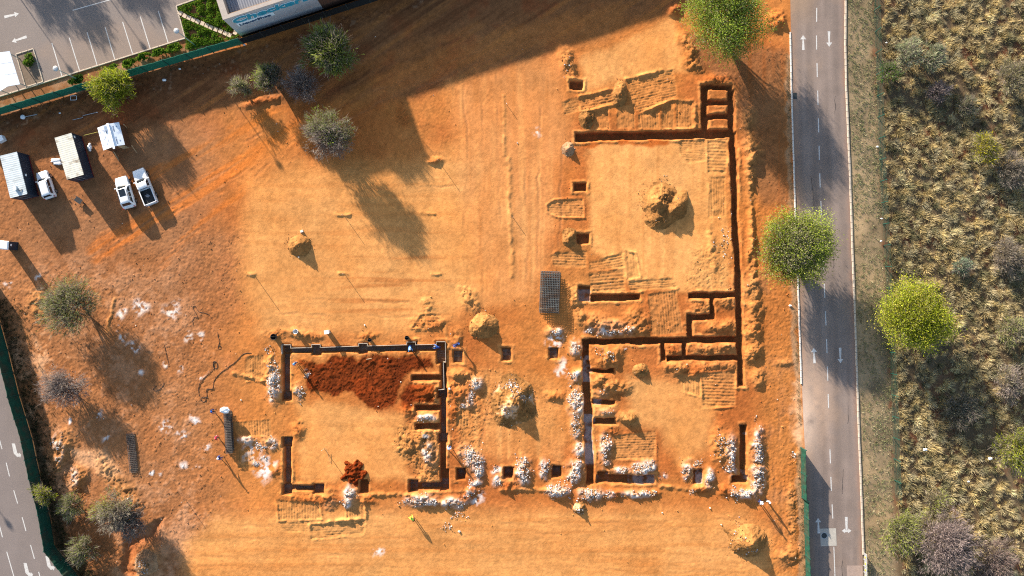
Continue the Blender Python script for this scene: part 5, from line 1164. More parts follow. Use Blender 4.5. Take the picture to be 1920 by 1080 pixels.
tree('thorn_shrub', 'small pale green shrub at the left of the top group', 'shrub', 452, 166, 19, 2.2, G_DULL, 1500, 6, lobes=7, **BUSH)
tree('thorn_tree', 'bare grey thorn tree in the building shadow', 'tree', 569, 160, 31, 3.6, GREY, 3200, 7, **BUSH)
tree('thorn_tree', 'green and grey bushy tree casting a long shadow on the pad', 'tree', 618, 256, 44, 4.6, G_DULL + [(2, (0.09, 0.12, 0.02))], 7500, 8, side=(-0.1, -1.0, GREYB), lobes=12, **BUSH)
tree('acacia_tree', 'small yellow-green tree by the parking lot fence', 'tree', 216, 165, 36, 3.6, G_YEL, 6000, 9, lobes=10, rag=0.45, ll=(0.3, 0.6))
tree('thorn_tree', 'large dull green bushy tree with bare middle on the brown ground', 'tree', 136, 571, 53, 3.6, G_DULL, 9500, 10, lobes=15, flat_=0.5, **BUSH)
tree('thorn_shrub', 'spreading bare grey shrub near the lower fence', 'shrub', 122, 727, 48, 2.4, GREY, 5000, 11, lobes=12, flat_=0.4, asp=0.65, **BUSH)
tree('thorn_tree', 'pale half-bare tree on the lower bank beside the dark pit', 'tree', 216, 955, 36, 3.2, [(2, (0.15, 0.16, 0.03)), (2, (0.12, 0.115, 0.05)), (1, (0.15, 0.13, 0.10))], 6200, 12, lobes=11, side=(0.3, -1.0, (0.13, 0.115, 0.085)), **BUSH)
tree('thorn_shrub', 'dark grey bare shrub touching the half-bare tree', 'shrub', 250, 980, 28, 2.4, [(1, (0.07, 0.065, 0.06)), (1, (0.10, 0.09, 0.085))], 3000, 13, lobes=9, **BUSH)
tree('thorn_shrub', 'small bright shrub leaning over the lower green fence', 'shrub', 84, 926, 20, 2.6, G_YEL, 1800, 14, lobes=7, **BUSH)
tree('thorn_shrub', 'small yellow-green shrub in the gully by the lower fence', 'shrub', 137, 947, 23, 1.8, G_DULL + [(2, (0.14, 0.15, 0.03))], 2200, 15, lobes=8, **BUSH)
tree('thorn_shrub', 'small grey-green shrub at the bottom of the gully', 'shrub', 160, 1032, 25, 1.6, G_DULL, 2200, 16, lobes=8, **BUSH)
# grassland trees and shrubs
VS_ = [('thorn_tree', 'large bare mauve-grey tree at the bottom of the grassland', 1770, 1022, 62, 3.8, [(3, (0.135, 0.105, 0.10)), (2, (0.16, 0.125, 0.12))], 9000, 12),
       ('thorn_tree', 'light green bushy tree beside the large bare tree', 1690, 1000, 40, 3.0, [(2, (0.14, 0.16, 0.03)), (2, (0.12, 0.125, 0.045))], 5500, 9), ('thorn_shrub', 'faded green shrub above the large bare tree', 1755, 950, 28, 2.2, [(2, (0.13, 0.14, 0.035)), (2, (0.13, 0.11, 0.06))], 2600, 8),
       ('thorn_tree', 'yellow-green tree cut by the frame beside litter', 1906, 842, 43, 3.6, G_YEL, 5500, 10), ('thorn_shrub', 'bright yellow-green shrub in the upper grassland', 1846, 276, 28, 2.2, [(3, (0.20, 0.18, 0.012)), (1, (0.16, 0.16, 0.02))], 2400, 8),
       ('thorn_tree', 'silvery grey-green tree nearest the mesh fence at the top', 1703, 102, 26, 2.8, [(2, (0.19, 0.20, 0.12)), (1, (0.11, 0.13, 0.07))], 3000, 8), ('thorn_tree', 'silvery grey-green tree right beside its twin at the top', 1747, 108, 25, 2.8, [(2, (0.19, 0.20, 0.12)), (1, (0.11, 0.13, 0.07))], 3000, 8),
       ('thorn_shrub', 'dark green round shrub touching the mesh fence', 1667, 137, 18, 1.8, [(2, (0.05, 0.09, 0.015)), (1, (0.07, 0.11, 0.02))], 1700, 7), ('thorn_tree', 'dull olive tree at the top right of the grassland', 1896, 147, 34, 2.8, [(2, (0.13, 0.12, 0.06)), (2, (0.15, 0.14, 0.08))], 3800, 9),
       ('thorn_shrub', 'pale green shrub at the frame edge right of the yellow-green tree', 1900, 622, 26, 2.0, [(2, (0.14, 0.15, 0.05)), (2, (0.14, 0.13, 0.07))], 2200, 8), ('thorn_shrub', 'mauve bare shrub below the twin silvery trees', 1757, 172, 19, 1.6, [(1, (0.15, 0.115, 0.11))], 1500, 7),
       ('thorn_shrub', 'small blue-green shrub in the middle of the grassland', 1803, 500, 15, 1.2, [(1, (0.09, 0.12, 0.08))], 1000, 6), ('thorn_shrub', 'mauve bare shrub above the tree cut by the frame', 1890, 720, 36, 1.8, [(2, (0.14, 0.115, 0.10)), (1, (0.12, 0.11, 0.07))], 2800, 9),
       ('thorn_shrub', 'brown bare shrub in the bottom right corner', 1860, 1050, 42, 2.4, [(2, (0.12, 0.085, 0.075)), (1, (0.09, 0.07, 0.06))], 4200, 9), ('thorn_shrub', 'dark grey-green shrub in the upper right grassland', 1812, 200, 18, 1.2, [(1, (0.12, 0.12, 0.07))], 1200, 6),
       ('thorn_shrub', 'dark dense shrub in the shade south of the yellow-green tree', 1800, 770, 34, 1.4, [(1, (0.055, 0.055, 0.04)), (1, (0.08, 0.08, 0.055))], 2600, 9), ('thorn_shrub', 'grey tangled shrub at the right edge below the yellow shrub', 1898, 320, 30, 1.6, [(1, (0.08, 0.07, 0.055)), (1, (0.11, 0.10, 0.075))], 2200, 8),
       ('thorn_shrub', 'grey tangled shrub at the right edge above the mauve shrub', 1890, 480, 34, 1.6, [(1, (0.09, 0.08, 0.06)), (1, (0.12, 0.10, 0.075))], 2600, 8)]
for i, (nm, lab, x, y, r, h, lf, nl, lb) in enumerate(VS_):
    tree(nm, lab, 'tree' if 'tree' in nm else 'shrub', x, y, r, h, lf, nl, 40 + i, lobes=lb, gzf=vz_at, flat_=0.55, **BUSH)
# trees outside the frame whose shadows lie on the parking lot
for i, (x, y, h) in enumerate(((-60, -190, 5.0), (30, -140, 4.6), (120, -200, 5.2))):
    tree('street_tree', ('roadside tree above the parking lot, first in the row', 'roadside tree above the parking lot, second in the row', 'roadside tree above the parking lot, third in the row')[i], 'tree', x, y, 44, h, G_MID, 3500, 70 + i, 'trees above the parking lot', gzf=lambda a, b: 0.0)

# ------------------------------------------------------------------ grass
def tufts(name, px, py, nb, hmin, hmax, spread, bw, cols, label, zf, lean=0.55, cat='grass', mat_=None, kind='stuff'):
    n = len(px); N = n * nb
    z = np.array([zf(a, b) for a, b in zip(px, py)]) if callable(zf) else np.full(n, zf)
    w0 = W(float(px.mean()), float(py.mean()))
    cx = (px - 960) / S - w0[0]; cy = (540 - py) / S - w0[1]
    big = np.repeat(0.5 + 0.95 * VR.random(n) ** 1.6, nb); t = VR.random(N) * 6.283; r = np.sqrt(VR.random(N)) * spread * big
    bx = np.repeat(cx, nb) + r * np.cos(t) * 0.35; by = np.repeat(cy, nb) + r * np.sin(t) * 0.35; bz = np.repeat(z, nb) - 0.03
    th = VR.random(N) ** 0.8 * 1.25 * lean / 0.55; th = th.clip(0, 1.35); ell = (hmin + (hmax - hmin) * VR.random(N)) * big; h = ell * np.cos(th)
    wx = np.repeat(VR.normal(size=n), nb) * 0.10 + 0.05; wy = np.repeat(VR.normal(size=n), nb) * 0.10
    tx = bx + np.cos(t) * ell * np.sin(th) + wx * h; ty = by + np.sin(t) * ell * np.sin(th) + wy * h; tz = bz + h
    s = VR.random(N) * 6.283; w = bw * (0.6 + 0.8 * VR.random(N))
    A = np.stack([bx - np.cos(s) * w * 0.5, by - np.sin(s) * w * 0.5, bz + h * 0.05], 1); B = np.stack([bx + np.cos(s) * w * 0.5, by + np.sin(s) * w * 0.5, bz + h * 0.05], 1); T = np.stack([tx, ty, tz], 1)
    V = np.stack([A, B, T], 1).reshape(-1, 3); F = np.array([[0, 1, 2]]) + (np.arange(N) * 3)[:, None]
    ci = VR.integers(0, len(cols), n); c = np.repeat(np.array(cols)[ci] * (0.75 + 0.5 * VR.random((n, 1))), nb, 0) * (0.8 + 0.4 * VR.random((N, 1)))
    o = link(name, np_mesh(name, V, F, np.repeat(c, 3, 0).clip(0, .7)), mat_ or M['straw']); o.location = (w0[0], w0[1], 0)
    return tag(o, label, cat, kind=kind)
sx = np.arange(1660, 1985, 9.4); sy = np.arange(-55, 1140, 9.4); QX, QY = np.meshgrid(sx, sy)
qx = (QX + VR.normal(size=QX.shape) * 4.0).ravel(); qy = (QY + VR.normal(size=QX.shape) * 4.0).ravel()
den = fbm(qx, qy, 60, octv=3, seed=2) + 0.35 * VR.normal(size=qx.shape)
fx = np.interp(qy, [p[1] for p in VF] + [1150], [p[0] for p in VF] + [1690])
ok = (den > -0.36) & (qx > fx + 6)
tufts('veld_grass', qx[ok], qy[ok], 84, 0.4, 0.95, 0.6, 0.06, [(0.56, 0.445, 0.235), (0.50, 0.39, 0.20), (0.60, 0.49, 0.285), (0.54, 0.42, 0.20), (0.37, 0.305, 0.175), (0.22, 0.20, 0.11), (0.43, 0.375, 0.24)], 'dry straw-coloured tussock grass covering the grassland', vz_at, 0.5)
n = 6500; ux_ = VR.random(n) * 330 + 1655; uy_ = VR.random(n) * 1200 - 55
ok = (ux_ > np.interp(uy_, [p[1] for p in VF] + [1150], [p[0] for p in VF] + [1690]) + 3) & (fbm(ux_, uy_, 70, octv=3, seed=6) > -0.3)
tufts('veld_undergrowth', ux_[ok], uy_[ok], 22, 0.12, 0.4, 0.7, 0.06, [(0.29, 0.235, 0.14), (0.22, 0.185, 0.11), (0.15, 0.14, 0.075), (0.26, 0.19, 0.12)], 'matted low dry undergrowth between the tussocks of the grassland', vz_at, 0.8)
n = 9000; qx = VR.random(n) * 88 + 1586; qy = VR.random(n) * 1200 - 55
fx = np.interp(qy, [p[1] for p in VF] + [1150], [p[0] for p in VF] + [1690]); rx_ = np.interp(qy, RY2, RR) + 6
ok = (qx > rx_) & (qx < fx + 4) & (fbm(qx, qy, 40, octv=3, seed=5) + 0.3 * VR.normal(size=n) > -0.25)
tufts('verge_grass', qx[ok], qy[ok], 14, 0.07, 0.26, 0.4, 0.06, [(0.30, 0.28, 0.15), (0.22, 0.23, 0.11), (0.44, 0.38, 0.24), (0.17, 0.19, 0.085), (0.25, 0.26, 0.13)], 'short dry and green grass on the road verge', vz_at)
n = 420; qy = np.concatenate([VR.random(n) * 700 + 100, VR.random(300) * 280 + 840]); qx = np.interp(qy, RY, RL) - 4 - VR.random(len(qy)) * np.where(qy > 835, 12, 6)
tufts('verge_grass', qx, qy, 12, 0.06, 0.28, 0.35, 0.04, [(0.26, 0.19, 0.10), (0.20, 0.16, 0.085), (0.12, 0.12, 0.05)], 'thin strip of dry grass on the site side of the road', gz)
n = 1300; qy = VR.random(n) * 560 + 560; qx = np.interp(qy, lf_y, lf_x) + 4 + np.abs(VR.normal(size=n)) * 20
tufts('weeds', qx, qy, 16, 0.12, 0.5, 0.4, 0.045, [(0.045, 0.05, 0.02), (0.08, 0.07, 0.04), (0.035, 0.04, 0.02)], 'dark weeds along the foot of the lower fence', gz, cat='weeds')  # dark weeds, tones lowered further to deepen the fence's shadow
n = 320; qx = VR.random(n) * 480 - 40; qy = 222 - 0.2935 * qx + np.abs(VR.normal(size=n)) * 16
tufts('weeds', qx, qy, 12, 0.08, 0.3, 0.4, 0.04, [(0.09, 0.07, 0.04), (0.13, 0.10, 0.06), (0.07, 0.075, 0.03)], 'thin weeds along the foot of the parking lot fence', gz, cat='weeds')
# planting beds by the parking lot: leafy ground cover, as blobs of many small leaves
def leafy(name, label, P, n, h, cols, seed, hole=None, cat='ground cover', kind='stuff', size=(0.14, 0.26)):
    Q = np.random.default_rng(seed); xs = [p[0] for p in P]; ys = [p[1] for p in P]
    bx = Q.uniform(min(xs), max(xs), n * 4).astype(np.float32); by = Q.uniform(min(ys), max(ys), n * 4).astype(np.float32)
    nz = fbm(bx + 300, by + 300, 9, octv=3, seed=seed % 6)
    ok = (poly_sd(bx, by, P) < -1.2) & (nz > -0.30)
    if hole: ok &= line_d(bx, by, hole) > 5.5
    bx, by, nz = bx[ok][:n], by[ok][:n], nz[ok][:n]; m = len(bx)
    w0 = W(sum(xs) / len(xs), sum(ys) / len(ys)); hh = h * (0.6 + 0.9 * nz.clip(-.3, .8)) * (0.3 + 0.7 * Q.random(m) ** 0.5)
    B = np.stack([(bx - 960) / S - w0[0], (540 - by) / S - w0[1], hh - 0.03], 1); D = Q.normal(size=(m, 3)); D[:, 2] = np.abs(D[:, 2]) * 0.5
    c = np.array(cols)[Q.integers(0, len(cols), m)] * (0.7 + 0.6 * Q.random((m, 1)))
    V, F, C = diamonds(B, D, size[0] + (size[1] - size[0]) * Q.random(m), np.full(m, 0.13), c)
    o = link(name, np_mesh(name, V, F, C), M['leaf']); o.location = (w0[0], w0[1], 0); return tag(o, label, cat, kind=kind)
HG = [(0.07, 0.14, 0.014), (0.10, 0.18, 0.018), (0.055, 0.11, 0.016), (0.14, 0.20, 0.022)]
path_pts = [(300 + a / 3.6, b / 3.6) for a, b in ((138, 90), (168, 108), (197, 122), (226, 135), (256, 147), (288, 160), (317, 174), (346, 187), (377, 200), (410, 212), (442, 226), (470, 238), (510, 222))]
leafy('ground_cover', 'dense green ground cover in the corner bed beside the shop', [(333, 14), (372, 0), (385, -40), (412, -40), (430, 40), (450, 68), (434, 74), (348, 96), (349, 70)], 15000, 0.36, HG, 3, path_pts)
for i, (x, y, rx, ry, nl, lab) in enumerate(((325, 92, 18, 9, 1500, 'green low shrub in the bed, closest to the corner lamp'), (298, 100, 14, 8, 1100, 'green low shrub in the bed, second from the corner lamp'), (270, 108, 14, 8, 1100, 'green low shrub in the bed, third from the corner lamp'), (244, 120, 14, 9, 1200, 'green low shrub in the bed behind the small yellow-green tree'), (212, 130, 14, 9, 1100, 'green low shrub in the bed left of the small yellow-green tree'), (146, 150, 16, 9, 1300, 'dark green low shrub in the bed at the foot of the left lamp'), (57, 113, 9, 14, 900, 'green bush in the small planted island'))):
    P = [(x + rx * math.cos(t) * (1 + 0.2 * math.sin(3 * t + i)) + 0.0, y + ry * math.sin(t) - rx * 0.29 * math.cos(t)) for t in np.linspace(0, 6.28, 14)[:-1]]
    leafy('low_shrub', lab, P, nl, 0.7, HG if i != 5 else [(0.03, 0.06, 0.012), (0.045, 0.085, 0.015)], 10 + i, None, 'shrub', 'thing')
sp_ = tag(empty('footpath', (*W(*path_pts[0])[:2], 0)), 'stepping stone path of square cream pavers through the green bed', 'path', kind='structure')
pm = MB().box((0, 0, 0.05), (0.56, 0.56, 0.16)).mesh('paver'); pm.materials.append(M['paver'])
for i, p in enumerate(path_pts):
    o = bpy.data.objects.new('paver', pm); COL.objects.link(o); o.parent = sp_; w = W(*p); o.location = (w[0] - sp_.location[0], w[1] - sp_.location[1], random.uniform(0, .02)); o.rotation_euler = (0, 0, -0.45 + random.uniform(-.08, .08))
# ------------------------------------------------------------------ vehicles
def vehicle(kind, front, rear, Lr, Wd, label):
    zc = 1.0; a, b = Vector(W(*front, zc)), Vector(W(*rear, zc)); c = (a + b) / 2; rz = math.atan2(a.y - b.y, a.x - b.x)
    gpx, gpy = 960 + c.x * S, 540 - c.y * S
    e = empty({'pickup': 'pickup_truck', 'suv': 'parked_car', 'wagon': 'parked_car'}[kind], (c.x, c.y, gz(gpx, gpy) + 0.02), rz, label, 'pickup' if kind == 'pickup' else 'car')
    L2, hw = Lr / 2, Wd / 2
    def sec(x, k, zt, zb=0.30):
        w = hw * k; half = [(w * 0.80, zb), (w * 0.95, zb + 0.10), (w, zb + 0.28), (w * 0.985, zt - 0.13), (w * 0.93, zt - 0.03), (w * 0.75, zt + 0.012), (w * 0.38, zt + 0.035)]
        return [(x, y, z) for y, z in half] + [(x, -y, z) for y, z in reversed(half)]
    if kind == 'pickup':
        st = [(L2, .60, .66), (L2 - .06, .80, .86), (L2 - .22, .91, .96), (L2 - .7, .97, 1.02), (L2 - 1.35, 1, 1.06), (L2 - 1.9, 1, 1.04), (-0.35, 1, 1.04), (-0.36, 1, .70), (-L2 + .3, 1, .70), (-L2 + .05, .98, .70), (-L2, .95, .68)]
    elif kind == 'suv':
        st = [(L2, .55, .66), (L2 - .05, .76, .82), (L2 - .2, .89, .93), (L2 - .6, .97, 1.0), (L2 - 1.15, 1, 1.05), (L2 - 1.7, 1, 1.03), (0, 1, 1.03), (-L2 + .6, 1, 1.04), (-L2 + .2, .95, 1.02), (-L2 + .05, .86, .95), (-L2, .74, .80)]
    else:
        st = [(L2, .60, .64), (L2 - .05, .80, .80), (L2 - .18, .91, .90), (L2 - .5, .97, .96), (L2 - 1.0, 1, 1.0), (L2 - 1.5, 1, 1.0), (0, 1, 1.0), (-L2 + .4, 1, 1.0), (-L2 + .12, .96, .99), (-L2 + .03, .90, .93), (-L2, .82, .80)]
    MB().loft([sec(x, k, z) for x, k, z in st]).build('body', M['white_paint'], e, True)
    # cabin
    if kind == 'pickup': xf, xft, xrt, xr, zr = L2 - 1.45, L2 - 2.15, -0.42, -0.34, 1.70
    elif kind == 'suv': xf, xft, xrt, xr, zr = L2 - 1.2, L2 - 1.85, -L2 + .62, -L2 + .22, 1.66
    else: xf, xft, xrt, xr, zr = L2 - 1.02, L2 - 1.55, -L2 + .30, -L2 + .10, 1.60
    zb = 1.0; wb, wt = hw * 0.93, hw * 0.76
    def ring(x0, x1, w, z, ch):
        return [(x0, w - ch, z), (x0 - ch * .6, w, z), (x1 + ch * .6, w, z), (x1, w - ch, z), (x1, -w + ch, z), (x1 + ch * .6, -w, z), (x0 - ch * .6, -w, z), (x0, -w + ch, z)]
    MB().loft([ring(xf, xr, wb, zb - 0.06, .12), ring(xf - .03, xr + .0, wb, zb + .02, .14), ring(xft, xrt, wt, zr - .05, .14), ring(xft - .12, xrt + .10, wt - .09, zr + .005, .14), ring(xft - .5, xrt + .4, wt * .5, zr + .03, .1)]).build('cabin', M['white_paint'], e, True)
    def glass(name, P, off):
        vs = [Vector(p) for p in P]; nn = (vs[1] - vs[0]).cross(vs[2] - vs[0]).normalized()
        if nn.dot(Vector(off)) < 0: nn = -nn
        fr = [v + nn * 0.012 for v in vs]; bk = [v - nn * 0.01 for v in vs]; k = len(vs)
        MB().add(fr + bk, [tuple(range(k)), tuple(range(2 * k - 1, k - 1, -1))] + [(i, (i + 1) % k, k + (i + 1) % k, k + i) for i in range(k)]).build(name, M['glass'], e)
    def lerp(t, z=None): return None
    def fx(t): return xf - .03 + (xft - xf + .03) * t
    def rx2(t): return xr + (xrt - xr) * t
    def wz(t): return wb + (wt - wb) * t
    def zz(t): return zb + .02 + (zr - .05 - zb - .02) * t
    lo, hi = 0.06, 0.94
    glass('windscreen', [(fx(lo), wz(lo) - .16, zz(lo)), (fx(lo), -wz(lo) + .16, zz(lo)), (fx(hi), -wz(hi) + .17, zz(hi)), (fx(hi), wz(hi) - .17, zz(hi))], (1, 0, 1))
    glass('rear_window', [(rx2(.25), wz(.25) - .17, zz(.25)), (rx2(.25), -wz(.25) + .17, zz(.25)), (rx2(hi), -wz(hi) + .18, zz(hi)), (rx2(hi), wz(hi) - .18, zz(hi))], (-1, 0, .5))
    nwin = 2 if kind != 'suv' else 3
    xa0, xa1 = fx(lo) - .22, rx2(lo) + .2; xb0, xb1 = fx(hi) - .16, rx2(hi) + .16
    for s in (1, -1):
        for i in range(nwin):
            t0, t1 = i / nwin + .02, (i + 1) / nwin - .02
            glass('side_window', [(xa0 + (xa1 - xa0) * t0, s * wz(.12), zz(.12)), (xa0 + (xa1 - xa0) * t1, s * wz(.12), zz(.12)), (xb0 + (xb1 - xb0) * t1, s * wz(.9), zz(.9)), (xb0 + (xb1 - xb0) * t0, s * wz(.9), zz(.9))], (0, s, .3))
        MB().box((xf - .28, s * (hw + .10), 1.08), (.14, .22, .15)).build('mirror', M['white_paint'], e)
        MB().box((L2 - .10, s * hw * .66, .76), (.12, .34, .14)).build('headlight', M['clear_lamp'], e)
        MB().box((-L2 + .04, s * hw * .84, .90), (.10, .14, .26)).build('tail_light', M['red_lamp'], e)
        if kind != 'pickup': MB().beam((xft - .2, s * (wt - .06), zr + .03), (xrt + .2, s * (wt - .06), zr + .03), .045).build('roof_rail', M['black_plastic'], e)
        for x in (L2 - .85, -L2 + (1.1 if kind == 'pickup' else .8)):
            wl = MB().cyl((0, 0, 0), .36, .23, 'y', 18).build('wheel', M['tyre'], e); wl.location = (x, s * (hw - .10), .34)
            MB().cyl((0, s * .118, 0), .22, .02, 'y', 14).build('rim', M['rim'], wl)
    MB().box((L2 - .02, 0, .52), (.10, Wd * .7, .20)).build('front_bumper', M['black_plastic'], e)
    MB().box((-L2 - .01, 0, .50), (.12, Wd * .82, .18)).build('rear_bumper', M['black_plastic'] if kind != 'pickup' else M['galv'], e)
    if kind == 'suv':
        MB().box(((xft + xrt) / 2 + .45, 0, zr + .032), (1.05, wt * 1.25, .02)).build('sunroof', M['glass'], e)
    if kind == 'pickup':
        x0, x1 = -0.42, -L2 + .02
        for s in (1, -1): MB().box(((x0 + x1) / 2, s * (hw - .07), .90), (x0 - x1, .13, .42)).build('load_bed_side', M['white_paint'], e)
        MB().box((x1 + .05, 0, .90), (.09, Wd - .28, .42)).build('tailgate', M['white_paint'], e)
        MB().box(((x0 + x1) / 2 + .03, 0, .725), (x0 - x1 - .12, Wd - .29, .04)).build('load_bed_floor', M['black_plastic'], e)
        for s in (1, -1): MB().box(((x0 + x1) / 2 + .03, s * (hw - .143), .905), (x0 - x1 - .13, .012, .40)).build('bed_liner', M['black_plastic'], e)
        MB().beam((-0.50, -hw + .2, 1.5), (-0.50, hw - .2, 1.5), .05).build('roll_bar', M['galv'], e)
        for s in (1, -1): MB().beam((-0.50, s * (hw - .2), .75), (-0.50, s * (hw - .2), 1.5), .05).build('roll_bar', M['galv'], e)
    return e
vehicle('wagon', (75.5, 321), (92.5, 371), 3.95, 1.72, 'small white hatchback with black rear window beside the grey-roofed container')
vehicle('suv', (224.5, 331), (242, 390), 4.55, 1.88, 'white sport utility car with a dark sunroof')
pk = vehicle('pickup', (257, 317), (283, 382), 5.25, 1.86, 'white pickup truck with black open load bed')
# tools lying in the load bed
tl = lump('tool_bag', 277, 367, 0.83, (0.35, 0.22, 0.12), M['cloth_grey'], 'grey bag lying in the pickup load bed', 'bag', 5)

# ------------------------------------------------------------------ containers
def container(corners, label, roof_m, stain=None):
    """corners: roof corners on the plan (four), height 2.6"""
    h = 2.6; Pw = [Vector(W(*p, h)) for p in corners]; c = sum(Pw, Vector()) / 4
    ax = (Pw[1] - Pw[2] + Pw[0] - Pw[3]); rz = math.atan2(ax.y, ax.x); L = 6.06; Wd = 2.44
    e = empty('shipping_container', (c.x, c.y, gz(960 + c.x * S, 540 - c.y * S)), rz, label, 'container')
    def corr(name, n, axis, sgn, z0, z1, length, off, m, dep=.045):
        vs = []; fs = []
        for i in range(4 * n + 1):
            t = -length / 2 + length * i / (4 * n); d = dep if (i % 4) in (1, 2) else 0.0
            for z in (z0, z1): vs.append((t, sgn * (off - d), z) if axis == 'y' else (sgn * (off - d), t, z))
        for i in range(4 * n): fs.append((2 * i, 2 * i + 2, 2 * i + 3, 2 * i + 1))
        MB().add(vs, fs).build(name, m, e)
    corr('side_wall', 20, 'y', 1, .16, h - .06, L - .3, Wd / 2 - .02, M['navy']); corr('side_wall', 20, 'y', -1, .16, h - .06, L - .3, Wd / 2 - .02, M['navy'])
    corr('end_wall', 8, 'x', 1, .16, h - .06, Wd - .3, L / 2 - .02, M['navy'])
    for s in (1, -1): d = MB().box((-L / 2 + .03, s * Wd * .236, h / 2), (.06, Wd * .455, h - .36)).build('door', M['navy'], e); MB().tube([(-L / 2 - .02, s * .3, .2), (-L / 2 - .02, s * .3, h - .2)], .025).build('locking_rod', M['galv'], d)
    for sx in (1, -1):
        for sy in (1, -1): MB().box((sx * (L / 2 - .075), sy * (Wd / 2 - .075), h / 2), (.15, .15, h - .02)).build('corner_post', M['navy'], e)
        MB().box((sx * (L / 2 - .06), 0, .08), (.12, Wd - .31, .15)).build('base_rail', M['red_steel'], e)
    for sy in (1, -1):
        MB().box((0, sy * (Wd / 2 - .05), .08), (L - .31, .10, .15)).build('base_rail', M['red_steel'], e)
        MB().box((0, sy * (Wd / 2 - .03), h - .05), (L - .31, .06, .08)).build('top_rail', roof_m, e)
    vs = []; fs = []; n = 21
    for i in range(4 * n + 1):          # roof ribs run across
        t = -(L - .04) / 2 + (L - .04) * i / (4 * n); d = .006 if (i % 4) in (1, 2) else 0.0
        for y in (-Wd / 2 + .01, Wd / 2 - .01): vs.append((t, y, h - d + .012))
    for i in range(4 * n): fs.append((2 * i, 2 * i + 2, 2 * i + 3, 2 * i + 1))
    rf = MB().add(vs, fs).build('roof', roof_m, e)
    return e, rf
c1, _ = container([(31, 285), (0.6, 293), (19, 371), (51, 363)], 'dark shipping container with grey-blue ribbed roof at the frame edge', M['grey_roof'])
c2, _ = container([(134, 251), (103, 259), (126, 336), (156, 326)], 'dark shipping container with rust-stained cream ribbed roof', M['cream_roof'])
ac = MB().box((0, 0, .17), (.55, .35, .34)).build('air_conditioner', M['plastic_white'], c1); ac.location = (-1.85, .1, 2.6)
MB().cyl((.28, 0, .17), .13, .02, 'x', 12).build('fan_grille', M['dark_steel'], ac)
MB().tube([(-2.1, -.1, 2.62), (-2.3, -.3, 2.75), (-2.35, -.55, 2.66), (-2.2, -.7, 2.64)], .04).build('hose', M['black_plastic'], c1)
for nm, par, x, z in (('vent_cover', c1, -.2, 1.9), ('vent_cover', c2, 2.55, 2.1)): MB().box((x, -1.225, z), (.3, .06, .3)).build(nm, M['plastic_white'], par)
o = lump('plastic_sheet', 105, 301, gz(105, 301) + .12, (.75, .30, .2), M['plastic_white'], 'crumpled white plastic left of the cream-roofed container', 'plastic sheet', 8)
o = lump('plastic_sheet', 108, 306.5, gz(108, 306) + .12, (.62, .22, .18), M['plastic_white'], 'crumpled white plastic below the other crumpled sheet', 'plastic sheet', 9)
o = lump('plastic_sheet', 168, 276, gz(168, 276) + .25, (.28, .6, .25), M['plastic_white'], 'crumpled white plastic right of the cream-roofed container', 'plastic sheet', 10)
o = MB().box((0, 0, .35), (.9, .75, .7)).build('white_crate', M['plastic_white'], None); o.location = W(5.5, 262, .3); o.rotation_euler = (0, 0, .5); tag(o, 'white box at the frame edge above the containers', 'box')

# ------------------------------------------------------------------ hut
hc_ = Vector(W(209, 254, 2.4)); hr = math.atan2(-(276 - 231), 215 - 203)
hut = empty('site_hut', (hc_.x, hc_.y, gz(222, 262)), hr, 'small wooden hut roofed with bluish printed white metal sheets', 'hut')
hl, hwid, ze, zr_ = 3.0, 3.3, 2.05, 2.55
yl, yr_ = 1.35, -1.75           # ridge sits off centre
for sgn, y in ((1, yl), (-1, yr_)):
    rp = MB().add([(-hl / 2 - .12, .02 * sgn, zr_), (hl / 2 + .12, .02 * sgn, zr_), (hl / 2 + .12, y + .0, ze), (-hl / 2 - .12, y, ze), (-hl / 2 - .12, .02 * sgn, zr_ + .03), (hl / 2 + .12, .02 * sgn, zr_ + .03), (hl / 2 + .12, y, ze + .03), (-hl / 2 - .12, y, ze + .03)],
             [(3, 2, 1, 0), (4, 5, 6, 7), (0, 1, 5, 4), (1, 2, 6, 5), (2, 3, 7, 6), (3, 0, 4, 7)]).build('roof_sheet', M['tin'], hut)
    rg_ = random.Random(4 if sgn > 0 else 5)
    for i in range(16 if sgn < 0 else 9):           # blocks of worn print on the reused sheets
        x = rg_.uniform(-1.3, 1.3); t = rg_.choice((.3, .5, .62, .85)) if sgn < 0 else rg_.choice((.4, .7)); yy = y * t; z = zr_ + .036 + (ze - zr_) * (t * y - .02 * sgn) / (y - .02 * sgn); sl_ = (ze - zr_) / (y - .02 * sgn)
        a, b = rg_.uniform(.10, .22), rg_.uniform(.05, .09)
        MB().add([(x - a, yy - b, z - b * sl_), (x + a, yy - b, z - b * sl_), (x + a, yy + b, z + b * sl_), (x - a, yy + b, z + b * sl_)], [(0, 1, 2, 3)]).build('print_mark', M['print'], rp)
MB().beam((-hl / 2 - .2, 0, zr_ + .06), (hl / 2 + .45, 0, zr_ + .06), .30, .05).build('ridge_cap', M['tin'], hut)
for y in (yl - .15, yr_ + .15): MB().box((0, y, ze / 2), (hl - .1, .06, ze - .06)).build('side_wall', M['hut_wall'], hut)
for x in (-hl / 2 + .05, hl / 2 - .05): MB().prism([(yr_ + .19, 0), (yl - .19, 0), (yl - .19, ze - .05), (0, zr_ - .08), (yr_ + .19, ze - .05)], -.03, .03)
for x in (-hl / 2 + .05, hl / 2 - .05):
    mb = MB(); pr = [(yr_ + .19, 0.), (yl - .19, 0.), (yl - .19, ze - .04), (0, zr_ - .08), (yr_ + .19, ze - .04)]
    mb.loft([[(x - .03, a, b) for a, b in pr], [(x + .03, a, b) for a, b in pr]]).build('gable_wall', M['hut_wall'], hut)
MB().box((hl / 2 + .02, .55, .9), (.05, .8, 1.75)).build('door', M['wood'], hut)
